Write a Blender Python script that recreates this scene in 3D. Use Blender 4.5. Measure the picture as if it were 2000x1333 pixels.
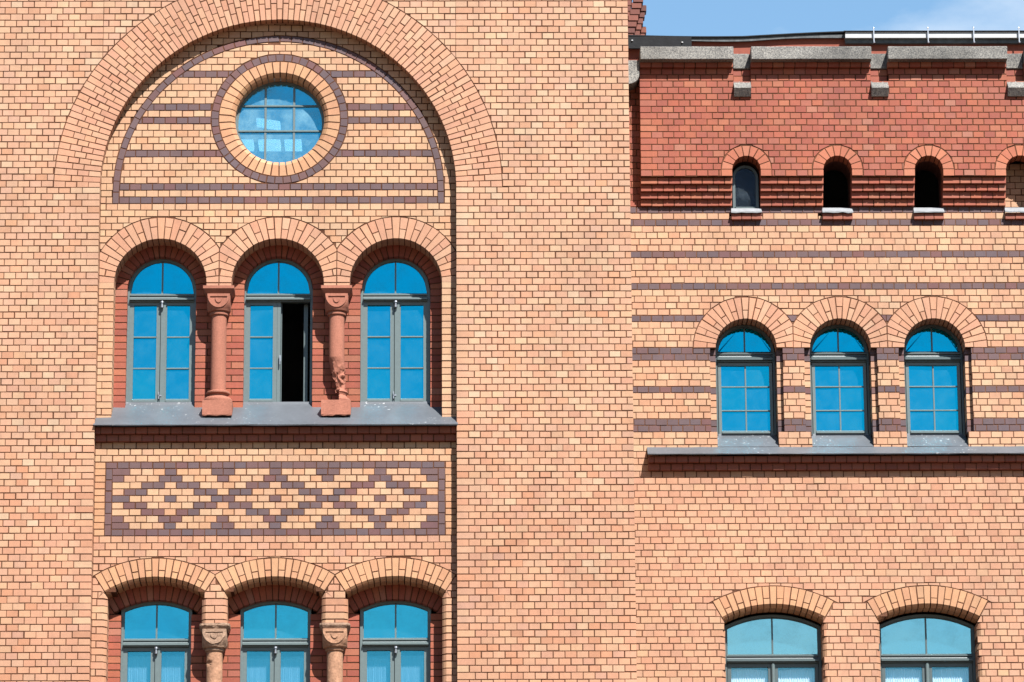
import bpy, bmesh, math, random
from mathutils import Vector, noise
R = math.radians
random.seed(7)
scn = bpy.context.scene
for o in list(bpy.data.objects): bpy.data.objects.remove(o)
C = bpy.data.collections.new('place'); scn.collection.children.link(C)

# ------------------------------------------------------------------ camera
FPX, PITCH, YAW, ROLL, DIST, EYE = 8447.48, 0.27567937, 0.01429953, -0.00585811, 45.9325, 1.6
cam = bpy.data.cameras.new('camera'); camo = bpy.data.objects.new('camera', cam); C.objects.link(camo)
cam.sensor_width = 36; cam.lens = 36 * FPX / 2000; cam.clip_start = .5; cam.clip_end = 6000
fwd = Vector((math.sin(YAW) * math.cos(PITCH), math.cos(YAW) * math.cos(PITCH), math.sin(PITCH)))
rgt = Vector((math.cos(YAW), -math.sin(YAW), 0)); upv = rgt.cross(fwd)
r2 = math.cos(ROLL) * rgt + math.sin(ROLL) * upv; u2 = math.cos(ROLL) * upv - math.sin(ROLL) * rgt
from mathutils import Matrix
M = Matrix((r2, u2, -fwd)).transposed().to_4x4(); M.translation = Vector((0, -DIST, EYE))
camo.matrix_world = M
scn.camera = camo

# ------------------------------------------------------------------ light
SUN_EL, SUN_AZ = 50.0, 24.5          # elevation; degrees to the right of the facade's normal
world = bpy.data.worlds.new('World'); scn.world = world; world.use_nodes = True
wn = world.node_tree.nodes; wl = world.node_tree.links; wn.clear()
wo = wn.new('ShaderNodeOutputWorld'); bg = wn.new('ShaderNodeBackground'); sky = wn.new('ShaderNodeTexSky')
sky.sky_type = 'NISHITA'; sky.sun_disc = False; sky.sun_elevation = R(SUN_EL); sky.sun_rotation = R(180 - SUN_AZ)
sky.air_density = 2.0; sky.dust_density = .1; sky.ozone_density = 10.0; sky.altitude = 100
bg.inputs['Strength'].default_value = .055
tc = wn.new('ShaderNodeTexCoord'); mp = wn.new('ShaderNodeMapping'); mp.inputs['Scale'].default_value = (1.0, 1.0, 2.2)
mp.inputs['Location'].default_value = (.23, 6.15, 7.39)
n1 = wn.new('ShaderNodeTexNoise'); n1.inputs['Scale'].default_value = 4.2; n1.inputs['Detail'].default_value = 9; n1.inputs['Roughness'].default_value = .58
cr = wn.new('ShaderNodeValToRGB'); cr.color_ramp.elements[0].position = .55; cr.color_ramp.elements[0].color = (0, 0, 0, 1)
cr.color_ramp.elements[1].position = .78; cr.color_ramp.elements[1].color = (.8, .8, .8, 1)
mx = wn.new('ShaderNodeMixRGB'); mx.inputs['Color2'].default_value = (8.5, 8.4, 8.2, 1)
wl.new(tc.outputs['Generated'], mp.inputs['Vector']); wl.new(mp.outputs['Vector'], n1.inputs['Vector'])
wl.new(n1.outputs['Fac'], cr.inputs['Fac']); wl.new(cr.outputs['Color'], mx.inputs['Fac'])
wl.new(sky.outputs['Color'], mx.inputs['Color1']); wl.new(mx.outputs['Color'], bg.inputs['Color']); wl.new(bg.outputs['Background'], wo.inputs['Surface'])
sl = bpy.data.lights.new('sun', 'SUN'); so = bpy.data.objects.new('sun', sl); C.objects.link(so)
sl.energy = 5.0; sl.angle = R(.53); sl.color = (1, .982, .955)
sd = Vector((math.sin(R(SUN_AZ)) * math.cos(R(SUN_EL)), -math.cos(R(SUN_AZ)) * math.cos(R(SUN_EL)), math.sin(R(SUN_EL))))
so.rotation_euler = sd.to_track_quat('Z', 'Y').to_euler(); so.location = (10, -30, 40)
vs = scn.view_settings; vs.view_transform = 'Standard'; vs.look = 'None'; vs.gamma = 1; vs.exposure = 1.6; vs.use_curve_mapping = False

# ------------------------------------------------------------------ materials
def lin(c):
    c /= 255.0
    return c / 12.92 if c <= .04045 else ((c + .055) / 1.055) ** 2.4
KA = .318
def col(r, g, b, k=None):
    k = KA if k is None else k
    return (lin(r) * k, lin(g) * k, lin(b) * k)
def newmat(name):
    m = bpy.data.materials.new(name); m.use_nodes = True
    nt = m.node_tree; nt.nodes.clear()
    out = nt.nodes.new('ShaderNodeOutputMaterial'); p = nt.nodes.new('ShaderNodeBsdfPrincipled')
    nt.links.new(p.outputs[0], out.inputs[0])
    return m, nt, p, out
def nd(nt, t, **k):
    n = nt.nodes.new(t)
    for a, v in k.items(): setattr(n, a, v)
    return n
def pos_noise(nt, scale, detail=4, rough=.6, stretch=None):
    g = nd(nt, 'ShaderNodeNewGeometry'); n = nd(nt, 'ShaderNodeTexNoise')
    n.inputs['Scale'].default_value = scale; n.inputs['Detail'].default_value = detail; n.inputs['Roughness'].default_value = rough
    if stretch:
        mpn = nd(nt, 'ShaderNodeMapping'); mpn.inputs['Scale'].default_value = stretch
        nt.links.new(g.outputs['Position'], mpn.inputs['Vector']); nt.links.new(mpn.outputs['Vector'], n.inputs['Vector'])
    else: nt.links.new(g.outputs['Position'], n.inputs['Vector'])
    return n
def mul_noise(nt, src, noises):
    """multiply a colour by remapped noises [(node, lo, hi, from_lo, from_hi)]"""
    cur = src
    for n, lo, hi, f0, f1 in noises:
        mr = nd(nt, 'ShaderNodeMapRange'); mr.inputs['From Min'].default_value = f0; mr.inputs['From Max'].default_value = f1
        mr.inputs['To Min'].default_value = lo; mr.inputs['To Max'].default_value = hi
        nt.links.new(n.outputs['Fac'], mr.inputs['Value'])
        mm = nd(nt, 'ShaderNodeMixRGB', blend_type='MULTIPLY'); mm.inputs['Fac'].default_value = 1
        nt.links.new(cur, mm.inputs['Color1']); nt.links.new(mr.outputs['Result'], mm.inputs['Color2']); cur = mm.outputs['Color']
    return cur
def attr_mat(name, rough, bump, spec=.35, fine=(.82, 1.14), big=(.87, 1.10)):
    m, nt, p, out = newmat(name)
    a = nd(nt, 'ShaderNodeAttribute', attribute_name='tint')
    nf = pos_noise(nt, 95, 5, .7); nb = pos_noise(nt, 1.1, 5, .65, (1, 1, .55)); nm = pos_noise(nt, 14, 3, .6); ns = pos_noise(nt, 1.0, 5, .7, (5, 5, .5))
    c = mul_noise(nt, a.outputs['Color'], [(nf, fine[0], fine[1], .3, .7), (nb, big[0], big[1], .3, .7), (nm, .93, 1.06, .3, .7), (ns, .92, 1.06, .32, .68)])
    nt.links.new(c, p.inputs['Base Color']); p.inputs['Roughness'].default_value = rough; p.inputs['Specular IOR Level'].default_value = spec
    b = nd(nt, 'ShaderNodeBump'); b.inputs['Strength'].default_value = bump; b.inputs['Distance'].default_value = .004
    nt.links.new(nf.outputs['Fac'], b.inputs['Height']); nt.links.new(b.outputs['Normal'], p.inputs['Normal'])
    return m
M_BRICK = attr_mat('fired_brick', .72, .35)
M_MORTAR = attr_mat('mortar', .95, .8, .1, (.6, 1.35), (.85, 1.15))
def plain(name, c, rough=.6, metal=0, noises=(), bump=0, bscale=40, spec=.4):
    m, nt, p, out = newmat(name)
    rgb = nd(nt, 'ShaderNodeRGB'); rgb.outputs[0].default_value = (*c, 1)
    cur = mul_noise(nt, rgb.outputs[0], [(pos_noise(nt, s, d, .65, st), lo, hi, .3, .7) for s, d, lo, hi, st in noises]) if noises else rgb.outputs[0]
    nt.links.new(cur, p.inputs['Base Color']); p.inputs['Roughness'].default_value = rough; p.inputs['Metallic'].default_value = metal
    p.inputs['Specular IOR Level'].default_value = spec
    if bump:
        b = nd(nt, 'ShaderNodeBump'); b.inputs['Strength'].default_value = bump; b.inputs['Distance'].default_value = .01
        nt.links.new(pos_noise(nt, bscale, 5, .7).outputs['Fac'], b.inputs['Height']); nt.links.new(b.outputs['Normal'], p.inputs['Normal'])
    return m
M_SAND = plain('red_sandstone', col(222, 146, 120), .9, 0, [(60, 5, .8, 1.15, None), (4, 4, .82, 1.12, (1, 1, .35))], .25, 70, .15)
M_SANDW = plain('weathered_sandstone', col(234, 178, 142), .95, 0, [(38, 6, .7, 1.25, None), (9, 5, .75, 1.2, None)], .8, 40, .1)
M_LIME = plain('lime_crusted_sandstone', col(230, 188, 158), .95, 0, [(45, 6, .68, 1.2, None), (11, 5, .75, 1.12, None)], .9, 40, .1)
M_PAINT = plain('grey_green_window_paint', col(128, 145, 144), .38, 0, [(30, 4, .9, 1.08, None)], 0, 40, .5)
M_DARKF = plain('dark_window_paint', col(98, 114, 114), .4, 0, [(30, 4, .9, 1.08, None)], 0, 40, .5)
M_STEEL = plain('bare_steel', (.3, .3, .31), .35, .9)
M_BLACK = plain('black_roofing_sheet', (.005, .0052, .006), .7, 0, [(7, 5, .6, 1.6, None)], .4, 12, .15)
M_WGUT = plain('pale_zinc_gutter', (.30, .30, .295), .5, 0, [(9, 4, .9, 1.05, None)])
M_TIN = plain('dull_tin_sill', (.17, .174, .178), .55, 0, [(12, 4, .8, 1.15, None)])
M_ROOM = plain('room_plaster', (.2, .2, .2), .9)
M_CURT = plain('white_net_curtain', (.8, .81, .82), .9)
M_PAVE = plain('grey_paving', (.085, .050, .033), .9, 0, [(2, 5, .8, 1.15, None)])
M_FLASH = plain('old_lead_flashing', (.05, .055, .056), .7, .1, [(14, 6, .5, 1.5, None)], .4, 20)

def granite():
    m, nt, p, out = newmat('grey_granite')
    n = pos_noise(nt, 58, 4, .85); r = nd(nt, 'ShaderNodeValToRGB')
    e = r.color_ramp.elements; e[0].position = .40; e[0].color = (.045, .044, .043, 1); e[1].position = .60; e[1].color = (.20, .186, .162, 1)
    nt.links.new(n.outputs['Fac'], r.inputs['Fac'])
    c = mul_noise(nt, r.outputs['Color'], [(pos_noise(nt, 1.6, 5, .65), .42, 1.2, .32, .66), (pos_noise(nt, 30, 4, .7), .8, 1.2, .3, .7)])
    nt.links.new(c, p.inputs['Base Color']); p.inputs['Roughness'].default_value = .85
    b = nd(nt, 'ShaderNodeBump'); b.inputs['Strength'].default_value = .6; b.inputs['Distance'].default_value = .01
    nt.links.new(n.outputs['Fac'], b.inputs['Height']); nt.links.new(b.outputs['Normal'], p.inputs['Normal'])
    return m
M_GRAN = granite()
def zinc():
    m, nt, p, out = newmat('weathered_zinc_sheet')
    rgb = nd(nt, 'ShaderNodeRGB'); rgb.outputs[0].default_value = (*col(146, 151, 158, .235), 1)
    c = mul_noise(nt, rgb.outputs[0], [(pos_noise(nt, 2.2, 5, .6), .82, 1.15, .3, .7), (pos_noise(nt, 25, 4, .6), .93, 1.06, .3, .7)])
    sp = pos_noise(nt, 26, 4, .62); a = pos_noise(nt, 1.7, 2, .5)
    r = nd(nt, 'ShaderNodeValToRGB'); r.color_ramp.elements[0].position = .63; r.color_ramp.elements[1].position = .665
    r2_ = nd(nt, 'ShaderNodeValToRGB'); r2_.color_ramp.elements[0].position = .48; r2_.color_ramp.elements[1].position = .6
    nt.links.new(sp.outputs['Fac'], r.inputs['Fac']); nt.links.new(a.outputs['Fac'], r2_.inputs['Fac'])
    mu = nd(nt, 'ShaderNodeMath', operation='MULTIPLY'); nt.links.new(r.outputs['Color'], mu.inputs[0]); nt.links.new(r2_.outputs['Color'], mu.inputs[1])
    mx_ = nd(nt, 'ShaderNodeMixRGB'); mx_.inputs['Color2'].default_value = (.3, .3, .3, 1)
    nt.links.new(mu.outputs[0], mx_.inputs['Fac']); nt.links.new(c, mx_.inputs['Color1']); nt.links.new(mx_.outputs['Color'], p.inputs['Base Color'])
    p.inputs['Roughness'].default_value = .5; p.inputs['Metallic'].default_value = .15
    return m
M_ZINC = zinc()
def glass(name, tint, refl, dust, dscale=1.0, through=(.55, .8, .95), dcol=(.05, .18, .255), fine=(.3, 1.5)):
    """thin coated pane: tinted sky reflection, some see-through, a film of dust that catches the sun"""
    m, nt, p, out = newmat(name); nt.nodes.remove(p)
    gl = nd(nt, 'ShaderNodeBsdfGlossy'); gl.inputs['Color'].default_value = (*tint, 1); gl.inputs['Roughness'].default_value = .015
    tr = nd(nt, 'ShaderNodeBsdfTransparent'); tr.inputs['Color'].default_value = (*through, 1)
    df = nd(nt, 'ShaderNodeBsdfDiffuse'); df.inputs['Color'].default_value = (*dcol, 1)
    m1 = nd(nt, 'ShaderNodeMixShader'); m1.inputs[0].default_value = refl
    nt.links.new(tr.outputs[0], m1.inputs[1]); nt.links.new(gl.outputs[0], m1.inputs[2])
    nb = pos_noise(nt, 5 * dscale, 5, .7); nf = pos_noise(nt, 70, 4, .75)
    a = nd(nt, 'ShaderNodeMapRange'); a.inputs['From Min'].default_value = .42; a.inputs['From Max'].default_value = .72; a.inputs['To Min'].default_value = dust * .25; a.inputs['To Max'].default_value = dust
    b = nd(nt, 'ShaderNodeMapRange'); b.inputs['From Min'].default_value = .35; b.inputs['From Max'].default_value = .7; b.inputs['To Min'].default_value = fine[0]; b.inputs['To Max'].default_value = fine[1]
    nt.links.new(nb.outputs['Fac'], a.inputs['Value']); nt.links.new(nf.outputs['Fac'], b.inputs['Value'])
    mu = nd(nt, 'ShaderNodeMath', operation='MULTIPLY'); nt.links.new(a.outputs[0], mu.inputs[0]); nt.links.new(b.outputs[0], mu.inputs[1])
    m2 = nd(nt, 'ShaderNodeMixShader'); nt.links.new(mu.outputs[0], m2.inputs[0]); nt.links.new(m1.outputs[0], m2.inputs[1]); nt.links.new(df.outputs[0], m2.inputs[2])
    nt.links.new(m2.outputs[0], out.inputs[0])
    bm_ = nd(nt, 'ShaderNodeBump'); bm_.inputs['Strength'].default_value = .06; bm_.inputs['Distance'].default_value = .002
    nt.links.new(pos_noise(nt, 2.5, 2, .5).outputs['Fac'], bm_.inputs['Height']); nt.links.new(bm_.outputs['Normal'], gl.inputs['Normal'])
    return m
M_GLASS = glass('blue_coated_glass', (.001, .385, .535), .84, .24)
M_GLASSR = glass('clear_blue_glass', (.06, .47, .60), .66, .22, .8)
M_GLASSH = glass('sky_blue_glass', (.05, .45, .59), .74, .22)
M_GLASSC = glass('pale_blue_glass', (.40, .70, .70), .66, .25)
M_GLASSS = glass('thin_blue_glass', (.25, .6, .7), .22, .05, 1, (.93, .97, 1))
M_GLASSD = glass('dull_grey_glass', (.03, .035, .045), .35, .3, 1, (.5, .5, .5), (.10, .13, .155))
M_GLASSO = glass('dusty_round_glass', (.03, .43, .58), .62, .62, .5, (.6, .85, .95), (.16, .30, .36), (.85, 1.15))
M_GLASST = glass('half_mirror_glass', (.08, .46, .60), .42, .12, 1, (.8, .93, 1))
def wall_far():
    m, nt, p, out = newmat('tan_brickwork')
    g = nd(nt, 'ShaderNodeNewGeometry'); sx = nd(nt, 'ShaderNodeSeparateXYZ'); ad = nd(nt, 'ShaderNodeMath', operation='ADD'); cb = nd(nt, 'ShaderNodeCombineXYZ')
    b = nd(nt, 'ShaderNodeTexBrick'); b.inputs['Scale'].default_value = 1; b.inputs['Brick Width'].default_value = .13; b.inputs['Row Height'].default_value = .0765
    b.inputs['Mortar Size'].default_value = .005; b.inputs['Color1'].default_value = (*col(250, 198, 160), 1); b.inputs['Color2'].default_value = (*col(240, 184, 140), 1); b.inputs['Mortar'].default_value = (.07, .045, .03, 1)
    nt.links.new(g.outputs['Position'], sx.inputs[0]); nt.links.new(sx.outputs[0], ad.inputs[0]); nt.links.new(sx.outputs[1], ad.inputs[1]); nt.links.new(ad.outputs[0], cb.inputs[0]); nt.links.new(sx.outputs[2], cb.inputs[1]); nt.links.new(cb.outputs[0], b.inputs['Vector']); nt.links.new(b.outputs['Color'], p.inputs['Base Color'])
    p.inputs['Roughness'].default_value = .8
    return m
M_WALL = wall_far()

# ------------------------------------------------------------------ object helpers
def link(o, parent=None):
    C.objects.link(o)
    if parent is not None: o.parent = parent
    return o
def empty(name, parent=None, loc=(0, 0, 0)):
    o = bpy.data.objects.new(name, None); o.empty_display_size = .1; link(o, parent); o.location = loc
    return o
class MB:
    """collects faces (with a tint per face) and links them as one mesh"""
    def __init__(s): s.v = []; s.f = []; s.c = []
    def add(s, vs, fs, c=(1, 1, 1)):
        b = len(s.v); s.v += vs; s.f += [tuple(b + i for i in f) for f in fs]; s.c += [c] * len(fs)
    def box(s, x0, x1, y0, y1, z0, z1, c=(1, 1, 1)):
        v = [(x0, y0, z0), (x1, y0, z0), (x1, y1, z0), (x0, y1, z0), (x0, y0, z1), (x1, y0, z1), (x1, y1, z1), (x0, y1, z1)]
        s.add(v, [(0, 1, 5, 4), (1, 2, 6, 5), (2, 3, 7, 6), (3, 0, 4, 7), (4, 5, 6, 7), (3, 2, 1, 0)], c)
    def prism(s, pts, y0, y1, c=(1, 1, 1)):
        n = len(pts); v = [(x, y0, z) for x, z in pts] + [(x, y1, z) for x, z in pts]
        s.add(v, [tuple(range(n)), tuple(range(2 * n - 1, n - 1, -1))] + [(i, i + n, (i + 1) % n + n, (i + 1) % n) for i in range(n)], c)
    def extx(s, prof, x0, x1, c=(1, 1, 1)):
        """profile of (y,z), anticlockwise seen from +x, swept from x0 to x1"""
        n = len(prof); v = [(x0, y, z) for y, z in prof] + [(x1, y, z) for y, z in prof]
        s.add(v, [tuple(range(n - 1, -1, -1)), tuple(range(n, 2 * n))] + [(i, (i + 1) % n, (i + 1) % n + n, i + n) for i in range(n)], c)
    def strip(s, inner, outer, y0, y1, closed=False, c=(1, 1, 1)):
        """solid band between two matching polylines in x,z"""
        n = len(inner); v = []
        for (a, b) in zip(inner, outer): v += [(a[0], y0, a[1]), (b[0], y0, b[1]), (b[0], y1, b[1]), (a[0], y1, a[1])]
        f = []
        for i in range(n if closed else n - 1):
            p = 4 * i; q = 4 * ((i + 1) % n)
            for k in range(4): f.append((p + k, p + (k + 1) % 4, q + (k + 1) % 4, q + k))
        if not closed: f += [(3, 2, 1, 0), (4 * n - 4, 4 * n - 3, 4 * n - 2, 4 * n - 1)]
        s.add(v, f, c)
    def lathe(s, prof, cx, cy, n=32, c=(1, 1, 1), fx=None):
        v = []
        for r, z in prof:
            for k in range(n):
                a = 2 * math.pi * k / n; v.append((cx + r * math.cos(a), cy + r * math.sin(a), z))
        f = [(i * n + k, i * n + (k + 1) % n, (i + 1) * n + (k + 1) % n, (i + 1) * n + k) for i in range(len(prof) - 1) for k in range(n)]
        m = len(prof) - 1
        f += [tuple(range(n - 1, -1, -1)), tuple(m * n + k for k in range(n))]
        if fx: v = [fx(*p) for p in v]
        s.add(v, f, c)
    def build(s, name, mat, parent=None, kind=None, smooth=False, fixn=False):
        me = bpy.data.meshes.new(name); me.from_pydata(s.v, [], s.f)
        a = me.attributes.new('tint', 'FLOAT_COLOR', 'FACE')
        buf = []
        for c in s.c: buf += [c[0], c[1], c[2], 1.0]
        a.data.foreach_set('color', buf)
        me.materials.append(mat)
        if fixn:
            bm = bmesh.new(); bm.from_mesh(me); bmesh.ops.recalc_face_normals(bm, faces=bm.faces); bm.to_mesh(me); bm.free()
        if smooth:
            for p in me.polygons: p.use_smooth = True
            try: me.set_sharp_from_angle(angle=R(38))
            except Exception: pass
        me.update()
        o = bpy.data.objects.new(name, me); link(o, parent)
        if kind: o['kind'] = kind
        return o
def tag(o, label, cat, group=None):
    o['label'] = label; o['category'] = cat
    if group: o['group'] = group
    return o

# ------------------------------------------------------------------ masonry engine
# polygons are lists of (x, z, flag); flag belongs to the edge that starts there: 0 joint, 1 free edge, 2 free rounded edge
J = .0099           # joint width
def area(p):
    s = 0
    for i in range(len(p)):
        a = p[i]; b = p[(i + 1) % len(p)]; s += a[0] * b[1] - b[0] * a[1]
    return s / 2
def clip(p, nx, nz, c, fl):
    out = []; n = len(p)
    for i in range(n):
        a = p[i]; b = p[(i + 1) % n]; da = nx * a[0] + nz * a[1] - c; db = nx * b[0] + nz * b[1] - c
        if da <= 0:
            out.append(a)
            if db > 0:
                t = da / (da - db); out.append((a[0] + t * (b[0] - a[0]), a[1] + t * (b[1] - a[1]), fl))
        elif db <= 0:
            t = da / (da - db); out.append((a[0] + t * (b[0] - a[0]), a[1] + t * (b[1] - a[1]), a[2]))
    return out
def clean(p, d=.0022):
    out = []
    for i in range(len(p)):
        a = p[i]; b = p[(i + 1) % len(p)]
        if abs(a[0] - b[0]) + abs(a[1] - b[1]) > d: out.append(a)
    return out
def edges(p):
    for i in range(len(p)):
        a = p[i]; b = p[(i + 1) % len(p)]; dx = b[0] - a[0]; dz = b[1] - a[1]; l = math.hypot(dx, dz) or 1e-9
        yield a, b, dz / l, -dx / l
def inset(p, amt):
    q = p
    for a, b, nx, nz in list(edges(p)):
        d = amt.get(a[2], 0)
        if d and q: q = clip(q, nx, nz, nx * a[0] + nz * a[1] - d, a[2])
    return clean(q) if q else q
class Obst:
    def __init__(s, pts, flag=0, grow=J * 0):
        s.p = [(x, z, 0) for x, z in pts]; s.flag = flag
        s.x0 = min(x for x, z in pts); s.x1 = max(x for x, z in pts); s.z0 = min(z for x, z in pts); s.z1 = max(z for x, z in pts)
        s.e = [(nx, nz, nx * a[0] + nz * a[1]) for a, b, nx, nz in edges(s.p)]
    def sub(s, p, flag=None):
        """p minus this convex shape: the largest remaining convex piece (None when nothing remains)"""
        fl = s.flag if flag is None else flag
        xs = [a[0] for a in p]; zs = [a[1] for a in p]
        if max(xs) <= s.x0 or min(xs) >= s.x1 or max(zs) <= s.z0 or min(zs) >= s.z1: return p
        best = None; ba = 0
        for nx, nz, c in s.e:
            if min(nx * a[0] + nz * a[1] for a in p) >= c - 1e-6: return p
            q = clip(p, -nx, -nz, -c, fl)
            if len(q) > 2:
                A = area(q)
                if A > ba: ba = A; best = q
        return best
    def keep(s, p, flag=0):
        q = p
        for nx, nz, c in s.e:
            q = clip(q, nx, nz, c, flag)
            if len(q) < 3: return None
        return q
def arc(cx, cz, r, a0, a1, n): return [(cx + r * math.cos(R(a0 + (a1 - a0) * i / n)), cz + r * math.sin(R(a0 + (a1 - a0) * i / n))) for i in range(n + 1)]
def offs(pts, am):
    n = len(pts); L = []
    for i in range(n):
        a = pts[i]; b = pts[(i + 1) % n]; dx = b[0] - a[0]; dz = b[1] - a[1]; l = math.hypot(dx, dz) or 1e-9
        nx, nz = dz / l, -dx / l; L.append((nx, nz, nx * a[0] + nz * a[1] - am[i]))
    out = []
    for i in range(n):
        n1 = L[i - 1]; n2 = L[i]; det = n1[0] * n2[1] - n1[1] * n2[0]
        if abs(det) < .08: out.append((pts[i][0] - n2[0] * am[i], pts[i][1] - n2[1] * am[i]))
        else: out.append(((n1[2] * n2[1] - n2[2] * n1[1]) / det, (n1[0] * n2[2] - n2[0] * n1[2]) / det))
    return out
RND = .042
def brick_geom(p, y0, depth, rnd=RND):
    """closed little solid: face, arrises, sides; rounded where an edge is flagged 2"""
    n = len(p); pts = [(a[0], a[1]) for a in p]; fl = [a[2] for a in p]
    dy = max(-.0018, min(.0016, random.gauss(0, .0009))); tx = max(-.01, min(.01, random.gauss(0, .005))); tz = max(-.015, min(.015, random.gauss(0, .007)))
    cx = sum(a[0] for a in pts) / n; cz = sum(a[1] for a in pts) / n
    f = lambda x, z: y0 + dy + tx * (x - cx) + tz * (z - cz)
    b = .0018
    has = 2 in fl
    front = offs(pts, [rnd if k == 2 else b for k in fl])
    v = [(x, f(x, z), z) for x, z in front]
    if has:
        mid = offs(pts, [rnd * .44 if k == 2 else b * .6 for k in fl])
        v += [(x, f(x, z) + (rnd * .44 if (fl[i] == 2 or fl[i - 1] == 2) else b * .3), z) for i, (x, z) in enumerate(mid)]
    v += [(x, f(x, z) + (rnd if (fl[i] == 2 or fl[i - 1] == 2) else b), z) for i, (x, z) in enumerate(pts)]
    v += [(x, y0 + depth, z) for x, z in pts]
    rings = len(v) // n
    fs = [tuple(range(n))]
    for r in range(rings - 1): fs += [(r * n + i, (r + 1) * n + i, (r + 1) * n + (i + 1) % n, r * n + (i + 1) % n) for i in range(n)]
    return v, fs
class Masonry:
    """bricks of one part of a building; the largest become objects of their own, the rest one joined mesh"""
    def __init__(s, parent): s.parent = parent; s.bricks = []; s.m = MB()
    def put(s, p, y0, depth, color, name='brick', mortar=None, mcol=None, moff=.0042, rnd=RND, jit=True):
        if mortar is None: mortar = p
        if mortar and len(mortar) > 2:
            mo = inset(mortar, {1: .007, 2: rnd + .007})
            if len(mo) > 2: s.m.prism([(a[0], a[1]) for a in mo], y0 + moff, y0 + depth - .002, mcol or random.choice(MORTAR))
        h = J / 2
        q = inset(p, {0: max(.0022, h + random.gauss(0, .0009))})
        if len(q) < 3: return
        A = area(q)
        if A < .0007: return
        if jit:
            ox = random.gauss(0, .0012); oz = random.gauss(0, .0009)
            q = [(a[0] + (ox if a[2] == 0 else 0), a[1] + oz, a[2]) for a in q]
        s.bricks.append((A, q, y0, depth, color, name, rnd))
POOL = {}
def finish(building, parts, limit=300):
    """split the bricks of one building into single objects (largest first) and joined fields"""
    by = {}
    for ms in parts:
        for b in ms.bricks: by.setdefault(b[5], []).append((b, ms))
    for name, lst in by.items():
        lst.sort(key=lambda t: -round(t[0][0], 4))
        rest = {}
        for k, (b, ms) in enumerate(lst):
            v, f = brick_geom(b[1], b[2], b[3], b[6])
            if k < limit:
                m = MB(); m.add(v, f, b[4]); m.build(name, M_BRICK, ms.obj)
            else:
                rest.setdefault(id(ms), (ms, MB()))[1].add(v, f, b[4])
        for ms, m in rest.values(): m.build(name + '_field', M_BRICK, ms.obj, 'stuff')
MORTAR = [col(134, 88, 64), col(124, 80, 58), col(144, 96, 70), col(112, 74, 54)]
MORTARW = [col(150, 104, 80), col(138, 94, 72), col(158, 114, 88)]
def pal(*cs):
    L = []
    for w, r, g, b in cs: L += [(r, g, b)] * w
    mean = [sum(c[i] for c in L) / len(L) for i in range(3)]
    def f():
        c = random.choice(L); r, g, b = [mean[i] + (c[i] - mean[i]) * .72 for i in range(3)]
        k = random.gauss(1, .014); h = random.gauss(0, 1.4)
        return col(min(255, max(0, (r + h) * k)), min(255, max(0, (g + 1.5) * k)), min(255, max(0, (b - h) * k)))
    return f
TAN = pal((10, 251, 190, 151), (8, 252, 194, 153), (7, 249, 184, 147), (4, 253, 202, 159), (3, 247, 178, 135), (3, 248, 187, 153), (2, 254, 212, 172), (1, 241, 171, 129))
PALE = pal((9, 253, 194, 150), (7, 254, 198, 153), (5, 251, 187, 144), (3, 254, 205, 161), (3, 248, 180, 133))
WING = pal((9, 252, 189, 147), (7, 253, 195, 151), (5, 249, 182, 143), (4, 254, 203, 159), (3, 245, 174, 132), (1, 254, 212, 169))
WINGL = pal((9, 250, 184, 145), (6, 251, 189, 148), (5, 247, 177, 139), (3, 253, 198, 155), (2, 241, 169, 132))
LOWT = pal((9, 249, 181, 142), (6, 250, 186, 145), (5, 246, 174, 136), (3, 251, 194, 150), (3, 242, 166, 124), (1, 242, 177, 146))
VOUS = pal((8, 250, 181, 141), (5, 251, 185, 143), (4, 246, 174, 137), (2, 252, 195, 155), (1, 241, 165, 126))
VOUSL = pal((8, 252, 184, 135), (5, 253, 189, 139), (3, 248, 175, 129))
RED = pal((8, 204, 101, 70), (5, 211, 112, 74), (4, 196, 93, 68), (3, 203, 113, 88), (2, 218, 129, 90), (1, 182, 82, 60), (1, 216, 142, 114))
REDV = pal((6, 230, 132, 92), (4, 224, 122, 85), (2, 234, 144, 105))
CLK = pal((7, 128, 95, 96), (5, 118, 89, 93), (4, 138, 92, 89), (3, 122, 98, 104), (2, 146, 87, 83))
DKRED = pal((5, 190, 102, 76), (4, 178, 94, 72), (3, 196, 110, 80))
GABLE = pal((5, 150, 78, 60), (4, 128, 66, 54), (3, 176, 96, 74))

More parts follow.
